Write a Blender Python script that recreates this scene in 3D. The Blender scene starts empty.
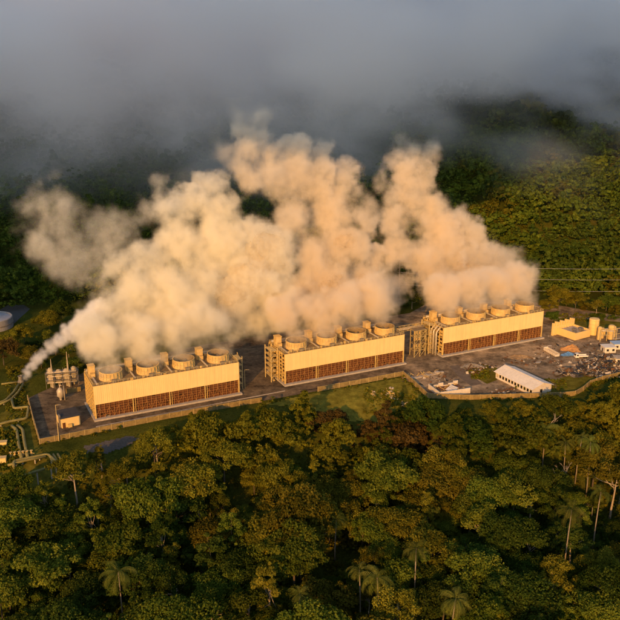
import bpy, math, random
import numpy as np
from mathutils import Vector, Matrix

S = bpy.context.scene
COL = S.collection
R = math.radians
rng = np.random.default_rng(7)
random.seed(7)

# ---------------------------------------------------------------- camera, world, sun, exposure
F_PX, PITCH, CAM_H = 816.0, R(17.38), 146.0          # focal length in photo pixels (620 wide), pitch down, height
cam = bpy.data.cameras.new("camera")
cam.sensor_width = 36.0
cam.lens = 36.0 * F_PX / 620.0
cam.clip_start, cam.clip_end = 1.0, 12000.0
cam_o = bpy.data.objects.new("camera", cam)
cam_o.location = (0, 0, CAM_H)
cam_o.rotation_euler = (math.pi / 2 - PITCH, 0, 0)
COL.objects.link(cam_o)
S.camera = cam_o

SUN_EL, SUN_AZ = R(17.5), R(16.0)                     # azimuth: degrees to the left of straight behind the camera
to_sun = Vector((-math.sin(SUN_AZ) * math.cos(SUN_EL), -math.cos(SUN_AZ) * math.cos(SUN_EL), math.sin(SUN_EL)))
sl = bpy.data.lights.new("sun", "SUN")
sl.energy = 3.5
sl.angle = R(0.6)
sl.color = (1.0, 0.495, 0.12)
sun = bpy.data.objects.new("sun", sl)
sun.rotation_euler = to_sun.to_track_quat('Z', 'Y').to_euler()
sun.location = (0, 0, 500)
COL.objects.link(sun)

W = bpy.data.worlds.new("World")
S.world = W
W.use_nodes = True
wn = W.node_tree
wn.nodes.clear()
wo = wn.nodes.new("ShaderNodeOutputWorld")
wb = wn.nodes.new("ShaderNodeBackground")
ws = wn.nodes.new("ShaderNodeTexSky")
ws.sky_type = 'NISHITA'
ws.sun_disc = False
ws.sun_elevation = SUN_EL
ws.sun_rotation = math.atan2(to_sun.x, to_sun.y)
ws.dust_density = 0.7
ws.air_density = 1.0
ws.ozone_density = 1.0
wb.inputs[1].default_value = 0.15
wn.links.new(ws.outputs[0], wb.inputs[0])
wn.links.new(wb.outputs[0], wo.inputs[0])

S.view_settings.view_transform = 'Standard'
S.view_settings.look = 'None'
S.view_settings.exposure = 0.62
S.view_settings.gamma = 1.0
S.view_settings.use_curve_mapping = False
S.render.engine = 'CYCLES'
S.cycles.use_denoising = True
S.cycles.max_bounces = 12
S.cycles.diffuse_bounces = 3
S.cycles.glossy_bounces = 2
S.cycles.transmission_bounces = 2
S.cycles.volume_bounces = 18
S.cycles.transparent_max_bounces = 8
S.cycles.volume_step_rate = 2.0
S.cycles.volume_max_steps = 512
S.cycles.use_adaptive_sampling = True
S.cycles.adaptive_threshold = 0.02

STEAM_DENS, CLOUD_DENS, VOX, BLOCKER_LIFT = 0.26, 0.026, 0.95, 90.0


# ---------------------------------------------------------------- photo measurement helpers
def ray(px, py):
    x, u = (px - 310) / F_PX, -(py - 310) / F_PX
    c, s = math.cos(PITCH), math.sin(PITCH)
    return Vector((x, c + u * s, -s + u * c))


def gp(px, py, z=0.0):
    """world point where the sight line of a photo pixel meets height z"""
    d = ray(px, py)
    t = (z - CAM_H) / d.z
    return Vector((d.x * t, d.y * t, z))


def at_y(px, py, Y):
    d = ray(px, py)
    t = Y / d.y
    return Vector((d.x * t, Y, CAM_H + d.z * t))


def to_px(p):
    c, s = math.cos(PITCH), math.sin(PITCH)
    y, z = p[1], p[2] - CAM_H
    d = y * c - z * s
    return 310 + F_PX * p[0] / d, 310 - F_PX * (y * s + z * c) / d


def sstep(a, b, x):
    t = np.clip((np.asarray(x, float) - a) / (b - a), 0, 1)
    return t * t * (3 - 2 * t)


def vnoise(x, y, seed=0, octaves=4, freq=1.0):
    """2-D value noise, about -1..1"""
    x = np.asarray(x, float)
    y = np.asarray(y, float)
    out = np.zeros(np.broadcast(x, y).shape)
    amp, tot = 1.0, 0.0
    tab = np.random.default_rng(1000 + seed).random((256, 256)) * 2 - 1
    for o in range(octaves):
        fx, fy = x * freq * 2 ** o + 17.3 * o, y * freq * 2 ** o + 5.1 * o
        ix, iy = np.floor(fx).astype(int), np.floor(fy).astype(int)
        tx, ty = fx - ix, fy - iy
        tx, ty = tx * tx * (3 - 2 * tx), ty * ty * (3 - 2 * ty)
        g = lambda a, b: tab[(ix + a) % 256, (iy + b) % 256]
        out = out + amp * ((g(0, 0) * (1 - tx) + g(1, 0) * tx) * (1 - ty) + (g(0, 1) * (1 - tx) + g(1, 1) * tx) * ty)
        tot += amp
        amp *= 0.5
    return out / tot * 1.6


# ---------------------------------------------------------------- materials
MATS = {}


class NT:
    def __init__(self, name, disp=None):
        self.m = bpy.data.materials.new(name)
        self.m.use_nodes = True
        self.t = self.m.node_tree
        self.t.nodes.clear()
        self.out = self.n("ShaderNodeOutputMaterial")

    def n(self, typ, **kw):
        nd = self.t.nodes.new(typ)
        for k, v in kw.items():
            setattr(nd, k, v)
        return nd

    def l(self, a, b):
        self.t.links.new(a, b)

    def noise(self, scale, detail=4, rough=0.55, vec=None, coords="Object"):
        tc = vec or self.n("ShaderNodeTexCoord").outputs[coords]
        nz = self.n("ShaderNodeTexNoise")
        nz.inputs["Scale"].default_value = scale
        nz.inputs["Detail"].default_value = detail
        nz.inputs["Roughness"].default_value = rough
        self.l(tc, nz.inputs["Vector"])
        return nz.outputs["Fac"]

    def ramp(self, fac, stops):
        r = self.n("ShaderNodeValToRGB")
        e = r.color_ramp.elements
        e[0].position, e[0].color = stops[0][0], (*stops[0][1], 1)
        e[1].position, e[1].color = stops[-1][0], (*stops[-1][1], 1)
        for p, c in stops[1:-1]:
            k = e.new(p)
            k.color = (*c, 1)
        self.l(fac, r.inputs[0])
        return r.outputs[0]

    def mix(self, fac, a, b, blend='MIX'):
        x = self.n("ShaderNodeMix", data_type='RGBA', blend_type=blend)
        for s, v in ((x.inputs["Factor"], fac), (x.inputs["A"], a), (x.inputs["B"], b)):
            if hasattr(v, "is_linked") or isinstance(v, bpy.types.NodeSocket):
                self.l(v, s)
            else:
                s.default_value = v if isinstance(v, float) else (*v, 1)
        return x.outputs["Result"]


def paint(name, col, rough=0.6, metal=0.0, var=0.25, scale=0.6, dirt=None, dirt_amt=0.45, bump=0.0, spec=0.25):
    """painted / concrete / metal surface with large and small variation and blotchy dirt"""
    if name in MATS:
        return MATS[name]
    t = NT(name)
    b = t.n("ShaderNodeBsdfPrincipled")
    f = t.noise(scale, 6, 0.65)
    c = t.ramp(f, [(0.25, tuple(v * (1 - var) for v in col)), (0.75, tuple(min(v * (1 + var * .5), 0.9) for v in col))])
    if dirt:
        f2 = t.noise(scale * 2.7, 8, 0.7)
        m = t.ramp(f2, [(0.5, (0, 0, 0)), (0.72, (dirt_amt,) * 3)])
        c = t.mix(m, c, dirt)
    t.l(c, b.inputs["Base Color"])
    b.inputs["Roughness"].default_value = rough
    b.inputs["Metallic"].default_value = metal
    b.inputs["Specular IOR Level"].default_value = spec
    if bump:
        bp = t.n("ShaderNodeBump")
        bp.inputs["Strength"].default_value = bump
        bp.inputs["Distance"].default_value = 0.2
        t.l(t.noise(scale * 6, 6, 0.7), bp.inputs["Height"])
        t.l(bp.outputs[0], b.inputs["Normal"])
    t.l(b.outputs[0], t.out.inputs["Surface"])
    MATS[name] = t.m
    return t.m


def leaf_mat(name, dark, mid, light, transl=0.3):
    """foliage: per-leaf tint attribute times per-tree random hue"""
    if name in MATS:
        return MATS[name]
    t = NT(name)
    at = t.n("ShaderNodeAttribute", attribute_name="tint")
    oi = t.n("ShaderNodeObjectInfo")
    c = t.ramp(at.outputs["Fac"], [(0.0, dark), (0.5, mid), (1.0, light)])
    hs = t.n("ShaderNodeHueSaturation")
    t.l(c, hs.inputs["Color"])
    mr = t.n("ShaderNodeMapRange")
    t.l(oi.outputs["Random"], mr.inputs[0])
    mr.inputs[3].default_value, mr.inputs[4].default_value = 0.482, 0.512
    t.l(mr.outputs[0], hs.inputs["Hue"])
    mv = t.n("ShaderNodeMapRange")
    fr = t.n("ShaderNodeMath", operation='FRACT')
    ml = t.n("ShaderNodeMath", operation='MULTIPLY')
    ml.inputs[1].default_value = 7.31
    t.l(oi.outputs["Random"], ml.inputs[0])
    t.l(ml.outputs[0], fr.inputs[0])
    t.l(fr.outputs[0], mv.inputs[0])
    mv.inputs[3].default_value, mv.inputs[4].default_value = 0.6, 1.35
    t.l(mv.outputs[0], hs.inputs["Value"])
    d = t.n("ShaderNodeBsdfDiffuse")
    tr = t.n("ShaderNodeBsdfTranslucent")
    t.l(hs.outputs[0], d.inputs[0])
    t.l(hs.outputs[0], tr.inputs[0])
    mx = t.n("ShaderNodeMixShader")
    mx.inputs[0].default_value = transl
    t.l(d.outputs[0], mx.inputs[1])
    t.l(tr.outputs[0], mx.inputs[2])
    t.l(mx.outputs[0], t.out.inputs["Surface"])
    MATS[name] = t.m
    return t.m


# ---------------------------------------------------------------- mesh builder
class MB:
    def __init__(self):
        self.v, self.f = [], []

    def add(self, vs, fs):
        o = len(self.v)
        self.v += [tuple(p) for p in vs]
        self.f += [tuple(i + o for i in q) for q in fs]
        return self

    def box(self, x0, x1, y0, y1, z0, z1, M=None):
        vs = [Vector((x, y, z)) for z in (z0, z1) for y in (y0, y1) for x in (x0, x1)]
        if M:
            vs = [M @ p for p in vs]
        return self.add(vs, [(0, 2, 3, 1), (4, 5, 7, 6), (0, 1, 5, 4), (2, 6, 7, 3), (0, 4, 6, 2), (1, 3, 7, 5)])

    def bar(self, a, b, w, h=None):
        """square-section bar from a to b"""
        a, b = Vector(a), Vector(b)
        h = h or w
        d = (b - a).normalized()
        s = d.cross(Vector((0, 0, 1)))
        s = s.normalized() if s.length > 1e-3 else Vector((1, 0, 0))
        u = s.cross(d).normalized()
        vs = []
        for p in (a, b):
            for i, j in ((-1, -1), (1, -1), (1, 1), (-1, 1)):
                vs.append(p + s * (w / 2 * i) + u * (h / 2 * j))
        return self.add(vs, [(0, 1, 2, 3), (7, 6, 5, 4), (0, 4, 5, 1), (1, 5, 6, 2), (2, 6, 7, 3), (3, 7, 4, 0)])

    def tube(self, pts, r, n=8, cap=True):
        """round tube through pts; r is a number or one radius per point"""
        pts = [Vector(p) for p in pts]
        rs = [r] * len(pts) if isinstance(r, (int, float)) else list(r)
        vs, fs = [], []
        up = None
        for i, p in enumerate(pts):
            d = (pts[min(i + 1, len(pts) - 1)] - pts[max(i - 1, 0)]).normalized()
            if up is None:
                up = Vector((0, 0, 1)) if abs(d.z) < 0.9 else Vector((1, 0, 0))
            s = d.cross(up).normalized()
            up = s.cross(d).normalized()
            for k in range(n):
                a = 2 * math.pi * k / n
                vs.append(p + (s * math.cos(a) + up * math.sin(a)) * rs[i])
        for i in range(len(pts) - 1):
            for k in range(n):
                fs.append((i * n + k, i * n + (k + 1) % n, (i + 1) * n + (k + 1) % n, (i + 1) * n + k))
        if cap:
            fs.append(tuple(range(n - 1, -1, -1)))
            fs.append(tuple((len(pts) - 1) * n + k for k in range(n)))
        return self.add(vs, fs)

    def lathe(self, prof, n=32, c=(0, 0, 0)):
        """prof: (radius, z) pairs, revolved round z at c"""
        vs, fs = [], []
        for r, z in prof:
            for k in range(n):
                a = 2 * math.pi * k / n
                vs.append((c[0] + r * math.cos(a), c[1] + r * math.sin(a), c[2] + z))
        for i in range(len(prof) - 1):
            for k in range(n):
                fs.append((i * n + k, i * n + (k + 1) % n, (i + 1) * n + (k + 1) % n, (i + 1) * n + k))
        return self.add(vs, fs)

    def prism(self, poly, z0, z1):
        n = len(poly)
        vs = [(p[0], p[1], z0) for p in poly] + [(p[0], p[1], z1) for p in poly]
        return self.add(vs, [tuple(range(n - 1, -1, -1)), tuple(range(n, 2 * n))] + [(i, (i + 1) % n, n + (i + 1) % n, n + i) for i in range(n)])

    def build(self, name, mat, parent=None, smooth=False, loc=None, rotz=None):
        me = bpy.data.meshes.new(name)
        me.from_pydata(self.v, [], self.f)
        me.materials.append(mat)
        if smooth:
            me.polygons.foreach_set("use_smooth", [True] * len(me.polygons))
        o = bpy.data.objects.new(name, me)
        if loc is not None:
            o.location = loc
        if rotz is not None:
            o.rotation_euler = (0, 0, rotz)
        COL.objects.link(o)
        if parent:
            o.parent = parent
        return o


def tag(o, label=None, cat=None, group=None, kind=None):
    for k, v in (("label", label), ("category", cat), ("group", group), ("kind", kind)):
        if v:
            o[k] = v
    return o


def thing(name, loc, label, cat, rotz=0.0, group=None):
    o = bpy.data.objects.new(name, None)
    o.empty_display_size = 0.5
    o.location = loc
    o.rotation_euler = (0, 0, rotz)
    COL.objects.link(o)
    return tag(o, label, cat, group)


def np_mesh(name, V, Q, mat, tint=None, smooth=False):
    """mesh from numpy vertices (n,3) and quads (m,4)"""
    me = bpy.data.meshes.new(name)
    me.vertices.add(len(V))
    me.vertices.foreach_set("co", np.ascontiguousarray(V, np.float32).ravel())
    me.loops.add(Q.size)
    me.loops.foreach_set("vertex_index", np.ascontiguousarray(Q, np.int32).ravel())
    me.polygons.add(len(Q))
    me.polygons.foreach_set("loop_start", np.arange(0, Q.size, Q.shape[1], dtype=np.int32))
    me.polygons.foreach_set("loop_total", np.full(len(Q), Q.shape[1], dtype=np.int32))
    me.update(calc_edges=True)
    if tint is not None:
        a = me.attributes.new("tint", 'FLOAT', 'POINT')
        a.data.foreach_set("value", np.ascontiguousarray(tint, np.float32))
    if smooth:
        me.polygons.foreach_set("use_smooth", [True] * len(Q))
    me.materials.append(mat)
    return me


def link(name, me, parent=None):
    o = bpy.data.objects.new(name, me)
    COL.objects.link(o)
    if parent:
        o.parent = parent
    return o

# ================================================================ SETTING: terrain, yard, road
TH = 0.451                                            # heading of the row of towers
TL, TW, THT = 64.0, 18.65, 15.06                      # one tower: length, width, deck height
T0 = Vector((-89.43, 311.8, 0))
TU = Vector((math.cos(TH), math.sin(TH), 0))
TV = Vector((-math.sin(TH), math.cos(TH), 0))
T_OFF = (0.0, TL + 22.66, 2 * TL + 22.66 + 23.23)

FENCE_PX = [(40, 444), (100, 432), (170, 418), (240, 405.5), (320, 391), (403, 375.5), (428, 398), (470, 399.5), (520, 398), (572, 396), (590, 386), (602, 380.5), (625, 375)]
FENCE = [gp(*p) for p in FENCE_PX]
_fx = np.array([p.x for p in FENCE])
_fy = np.array([p.y for p in FENCE])
_o = np.argsort(_fx)
_fx, _fy = _fx[_o], _fy[_o]


def fence_y(x):
    return np.interp(x, _fx, _fy)


def height(x, y):
    x = np.asarray(x, float)
    y = np.asarray(y, float)
    h = -20.0 * sstep(6, 75, fence_y(x) - y)
    h = h - 4.0 * sstep(0, 1, (200 - y) / 200)
    h = h + 2.2 * vnoise(x, y, 1, 3, 1 / 60) * sstep(20, 80, fence_y(x) - y)
    # mountainside behind the plant
    b = y - (500 + 0.10 * x)
    wob = vnoise(x, y, 2, 4, 1 / 190)
    back = 0.165 * np.clip(b - 25, 0, None) + 0.00016 * np.clip(b - 160, 0, None) ** 2
    back = np.minimum(back, 900)
    h = h + back * (1 + 0.22 * wob) - 10 * sstep(0, 60, b) * (1 - sstep(60, 150, b)) + 9 * wob * sstep(30, 160, b)
    # unseen rise added behind the viewpoint to keep low sun off nearest forest
    shade_rise = 80 + 24 * vnoise(x, 0 * x, 3, 3, 1 / 120) - 0.05 * x
    h = h + shade_rise * np.exp(-((y + 175) / 95.0) ** 2)
    h = np.where((y > fence_y(x) - 8) & (b < 0), np.minimum(h, -0.06), h)
    return h


def axis(lo, hi, a, b, fine, coarse):
    pts = list(np.arange(a, b, fine))
    s, p = fine, a
    while p > lo:
        s = min(s * 1.13, coarse)
        p -= s
        pts.insert(0, p)
    s, p = fine, b
    while p < hi:
        s = min(s * 1.13, coarse)
        p += s
        pts.append(p)
    return np.array(pts)


gx, gy = axis(-4200, 4200, -330, 330, 5.0, 160), axis(-1500, 6000, -320, 900, 5.0, 160)
GX, GY = np.meshgrid(gx, gy)
V = np.stack([GX, GY, height(GX, GY)], -1).reshape(-1, 3)
nx, ny = len(gx), len(gy)
i = (np.arange(ny - 1)[:, None] * nx + np.arange(nx - 1)[None, :]).ravel()
Q = np.stack([i, i + 1, i + nx + 1, i + nx], 1)
t = NT("ground_cover")
b = t.n("ShaderNodeBsdfDiffuse")
c1 = t.ramp(t.noise(0.05, 8, 0.65), [(0.3, (0.030, 0.040, 0.008)), (0.5, (0.065, 0.072, 0.012)), (0.62, (0.085, 0.085, 0.015)), (0.75, (0.09, 0.075, 0.02))])
c2 = t.ramp(t.noise(1.3, 6, 0.7), [(0.3, (0.4, 0.4, 0.4)), (0.7, (1.35, 1.3, 1.1))])
t.l(t.mix(1.0, c1, c2, 'MULTIPLY'), b.inputs[0])
t.l(b.outputs[0], t.out.inputs[0])
o = link("terrain", np_mesh("terrain", V, Q, t.m, smooth=True))
tag(o, kind="structure")


def sheet(name, px, z, mat):
    pts = [gp(*p) for p in px]
    mb = MB()
    mb.add([(p.x, p.y, z) for p in pts], [tuple(range(len(pts)))])
    o = mb.build(name, mat)
    tag(o, kind="structure")
    return o


def drape(name, px, lift, mat):
    """a ground cover that follows the slope"""
    poly = [gp(*p) for p in px]
    xs, ys = [p.x for p in poly], [p.y for p in poly]

    def inside(x, y):
        c = False
        for a, b_ in zip(poly, poly[1:] + poly[:1]):
            if (a.y > y) != (b_.y > y) and x < (b_.x - a.x) * (y - a.y) / (b_.y - a.y) + a.x:
                c = not c
        return c
    st = 1.0
    X, Y = np.arange(min(xs), max(xs) + st, st), np.arange(min(ys), max(ys) + st, st)
    H_ = height(*np.meshgrid(X, Y))
    mb = MB()
    idx = {}
    for j in range(len(Y) - 1):
        for i_ in range(len(X) - 1):
            if inside(X[i_] + st / 2, Y[j] + st / 2):
                q = []
                for (di, dj) in ((0, 0), (1, 0), (1, 1), (0, 1)):
                    k = (i_ + di, j + dj)
                    if k not in idx:
                        idx[k] = len(mb.v)
                        mb.v.append((X[k[0]], Y[k[1]], float(H_[k[1], k[0]]) + lift))
                    q.append(idx[k])
                mb.f.append(tuple(q))
    return tag(mb.build(name, mat), kind="structure")


# asphalt, darker and cleaner on the left, dusty towards the scrap yard on the right
t = NT("asphalt_yard")
b = t.n("ShaderNodeBsdfPrincipled")
b.inputs["Roughness"].default_value = 0.9
b.inputs["Specular IOR Level"].default_value = 0.05
fine = t.ramp(t.noise(0.35, 9, 0.8), [(0.3, (0.048, 0.035, 0.021)), (0.7, (0.21, 0.155, 0.092))])
dust = t.ramp(t.noise(0.13, 9, 0.72), [(0.35, (0.13, 0.095, 0.057)), (0.52, (0.30, 0.22, 0.13)), (0.68, (0.48, 0.36, 0.22))])
sx = t.n("ShaderNodeSeparateXYZ")
t.l(t.n("ShaderNodeTexCoord").outputs["Object"], sx.inputs[0])
mr = t.n("ShaderNodeMapRange")
mr.inputs[1].default_value, mr.inputs[2].default_value = 5, 70
t.l(sx.outputs[0], mr.inputs[0])
mm = t.n("ShaderNodeMath", operation='MULTIPLY')
t.l(mr.outputs[0], mm.inputs[0])
t.l(t.ramp(t.noise(0.09, 6, 0.7), [(0.38, (0.15,) * 3), (0.6, (1,) * 3)]), mm.inputs[1])
stain = t.ramp(t.noise(0.11, 7, 0.75), [(0.36, (0.42, 0.40, 0.38)), (0.5, (1, 1, 1)), (0.66, (1.5, 1.42, 1.3))])
t.l(t.mix(1.0, t.mix(mm.outputs[0], fine, dust), stain, 'MULTIPLY'), b.inputs["Base Color"])
bp = t.n("ShaderNodeBump")
bp.inputs["Strength"].default_value = 0.5
bp.inputs["Distance"].default_value = 0.15
t.l(t.noise(1.6, 6, 0.7), bp.inputs["Height"])
t.l(bp.outputs[0], b.inputs["Normal"])
t.l(b.outputs[0], t.out.inputs[0])
YARD = [(40, 443), (28, 398), (50, 388), (85, 372), (200, 345), (260, 336), (410, 313), (440, 296), (545, 303), (632, 318), (632, 373), (602, 380), (590, 385.5), (572, 395.5), (520, 397.5), (470, 399), (428, 397.5), (403, 375.2), (320, 390.5), (240, 405), (170, 417.5), (100, 431.5)]
sheet("yard", YARD, 0.02, t.m)

road_m = paint("dirt_track", (0.17, 0.13, 0.09), 0.95, var=0.4, scale=0.3, dirt=(0.07, 0.06, 0.045), spec=0.03)
sheet("track", [(449, 366), (459, 365), (471, 375), (483, 384), (471, 386), (460, 378)], 0.04, road_m)
grass_m = paint("rough_grass", (0.15, 0.125, 0.018), 1.0, var=0.7, scale=0.25, dirt=(0.06, 0.075, 0.012), dirt_amt=.8, bump=0.6, spec=0.0)
lawn_m = paint("lawn_grass", (0.19, 0.165, 0.024), 1.0, var=0.75, scale=0.22, dirt=(0.06, 0.08, 0.012), dirt_amt=.8, bump=0.6, spec=0.0)
sheet("grass_patch", [(466, 371), (484, 364), (497, 368), (497, 380), (487, 384), (473, 376)], 0.04, grass_m)
sheet("grass_verge", [(518, 397), (556, 394), (575, 391), (590, 383), (600, 378), (578, 374), (560, 378), (556, 388), (540, 390)], 0.04, grass_m)
drape("lawn", [(262, 404), (320, 392.2), (402, 377.4), (425, 398.5), (400, 408), (330, 412)], 0.12, lawn_m)
earth_m = paint("bare_earth", (0.42, 0.30, 0.17), 1.0, var=0.6, scale=0.3, dirt=(0.16, 0.12, 0.07), dirt_amt=.8, bump=.6, spec=0.0)
sheet("earth_patch", [(505, 352), (525, 346), (548, 345), (556, 350), (540, 357), (520, 361), (508, 358)], 0.045, earth_m)
sheet("earth_patch", [(556, 366), (575, 360), (590, 366), (586, 373), (566, 376)], 0.045, earth_m)
sheet("earth_patch", [(405, 380), (425, 372), (445, 372), (440, 380), (424, 388)], 0.045, earth_m)
sheet("grass_patch", [(552, 322), (562, 318), (585, 319), (620, 322), (628, 327), (600, 328), (566, 327)], 0.045, grass_m)
gravel_m = paint("gravel", (0.10, 0.088, 0.075), 0.95, var=0.4, scale=1.2, dirt=(0.05, 0.045, 0.04), spec=0.03)
drape("gravel_path", [(84, 446), (110, 440), (128, 436), (139, 437), (128, 443), (104, 450), (88, 451)], 0.12, gravel_m)
drape("pipe_ground", [(-12, 440), (-12, 420), (18, 405), (28, 402), (39, 446), (46, 458), (70, 468), (50, 480), (10, 492), (-12, 500)], 0.12, grass_m)
sheet("road", [(-14, 330), (-14, 318), (8, 305), (24, 305), (30, 309), (20, 318), (10, 328)], 0.04, gravel_m)

trench_m = paint("wet_asphalt", (0.02, 0.018, 0.015), 0.7, var=.5, scale=.8, spec=.1)
sheet("drain_channel", [(110, 428.6), (134, 423.8), (134, 424.8), (110, 429.7)], 0.05, trench_m)
sheet("drain_channel", [(150, 420.4), (166, 417.2), (166, 418.0), (150, 421.2)], 0.05, trench_m)
sheet("drain_channel", [(208, 407.6), (243, 400.4), (243, 401.8), (208, 408.8)], 0.05, trench_m)
sheet("drain_channel", [(300, 391.2), (330, 386.0), (330, 386.6), (300, 391.9)], 0.05, trench_m)

# ================================================================ COOLING TOWERS
M_CREAM = paint("cream_cladding", (0.72, 0.49, 0.18), 0.62, var=0.10, scale=0.12, dirt=(0.46, 0.33, 0.16), dirt_amt=0.3)
M_PANEL = NT("cream_panel")
t = M_PANEL
b = t.n("ShaderNodeBsdfPrincipled")
b.inputs["Roughness"].default_value = 0.6
c = t.ramp(t.noise(0.15, 7, 0.65), [(0.3, (0.72, 0.50, 0.19)), (0.7, (0.78, 0.56, 0.225))])
mp = t.n("ShaderNodeMapping")
mp.inputs["Scale"].default_value = (1.1, 1.1, 0.05)       # rain streaks run down the sheets
t.l(t.n("ShaderNodeTexCoord").outputs["Object"], mp.inputs[0])
st = t.ramp(t.noise(1.0, 6, 0.7, vec=mp.outputs[0]), [(0.44, (0, 0, 0)), (0.8, (0.5,) * 3)])
t.l(t.mix(st, c, (0.42, 0.29, 0.13)), b.inputs["Base Color"])
t.l(b.outputs[0], t.out.inputs[0])
M_PANEL = t.m
M_STACK = paint("stack_paint", (0.60, 0.41, 0.15), 0.6, var=0.35, scale=0.5, dirt=(0.35, 0.24, 0.11), dirt_amt=0.7)
M_FRAME = paint("timber_frame", (0.58, 0.39, 0.12), 0.75, var=0.3, scale=0.8, dirt=(0.28, 0.15, 0.06), dirt_amt=0.6)
M_LOUVRE = paint("louvre_timber", (0.125, 0.045, 0.013), 0.85, var=0.6, scale=0.9, dirt=(0.07, 0.03, 0.012), dirt_amt=0.8)
M_DARK = paint("dark_fill", (0.045, 0.02, 0.009), 0.95, var=0.5, scale=1.0)
M_DECK = paint("deck_boards", (0.24, 0.17, 0.085), 0.9, var=0.4, scale=0.7, dirt=(0.08, 0.06, 0.035), dirt_amt=0.8)
M_CONC = paint("pale_concrete", (0.42, 0.36, 0.28), 0.9, var=0.3, scale=0.6, dirt=(0.2, 0.16, 0.12), dirt_amt=0.6)
M_STEEL = paint("grey_steel", (0.22, 0.19, 0.15), 0.55, 0.3, var=0.4, scale=1.0)
M_RAIL = paint("rail_paint", (0.55, 0.40, 0.16), 0.6, var=0.2, scale=1.0)
M_PIPE = paint("pipe_lagging", (0.50, 0.42, 0.30), 0.5, 0.2, var=0.3, scale=0.7, dirt=(0.2, 0.15, 0.1))

BAND = 7.25                                            # top of the open louvre band
CELL = TL / 4


def fan_stack(root, cx, cy, base_z, seed):
    rr = random.Random(seed)
    mb = MB()
    prof = [(5.0, 0), (5.0, 0.25), (4.75, 0.7), (4.5, 1.5), (4.5, 2.3), (4.6, 3.2), (4.85, 3.25), (4.85, 3.6), (4.55, 3.6)]
    mb.lathe(prof, 40, (cx, cy, base_z))
    st = mb.build("fan_stack", M_STACK, root, smooth=False)
    MB().lathe([(4.55, 3.59), (4.38, 3.0), (4.32, 1.8), (4.36, 0.3)], 40, (cx, cy, base_z)).build("stack_lining", M_DECK, st)
    rb = MB()
    for k in range(20):
        a = 2 * math.pi * k / 20
        d = Vector((math.cos(a), math.sin(a), 0))
        rb.bar(Vector((cx, cy, base_z + 0.3)) + d * 4.9, Vector((cx, cy, base_z + 3.2)) + d * 4.68, 0.22, 0.22)
    rb.lathe([(4.75, 1.5), (4.9, 1.5), (4.9, 1.7), (4.75, 1.7)], 40, (cx, cy, base_z))
    rb.build("stiffener", M_RAIL, st)
    fb = MB()
    fb.lathe([(0, 0.55), (0.7, 0.5), (0.8, 0.1), (0.8, -0.3), (0, -0.3)], 14, (cx, cy, base_z + 1.7))
    f = fb.build("fan_hub", M_STEEL, st)
    a0 = rr.random() * 6
    for k in range(8):
        a = a0 + k * math.pi / 4
        M = Matrix.Translation((cx, cy, base_z + 1.75)) @ Matrix.Rotation(a, 4, 'Z') @ Matrix.Rotation(0.25, 4, 'X')
        bl = MB().box(0.7, 4.2, -0.33, 0.33, -0.04, 0.04, M)
        bl.build("fan_blade", M_STEEL, st)
    fl = MB().lathe([(4.33, 0.02), (0.0, 0.0)], 24, (cx, cy, base_z + 0.35))
    fl.build("plenum", M_DARK, st)


def rail_run(mb, a, b, h=1.1, step=2.0):
    a, b = Vector(a), Vector(b)
    n = max(1, int((b - a).length / step))
    for k in range(n + 1):
        p = a.lerp(b, k / n)
        mb.bar(p, p + Vector((0, 0, h)), 0.09)
    for z in (h, h * 0.55):
        mb.bar(a + Vector((0, 0, z)), b + Vector((0, 0, z)), 0.08)


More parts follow.
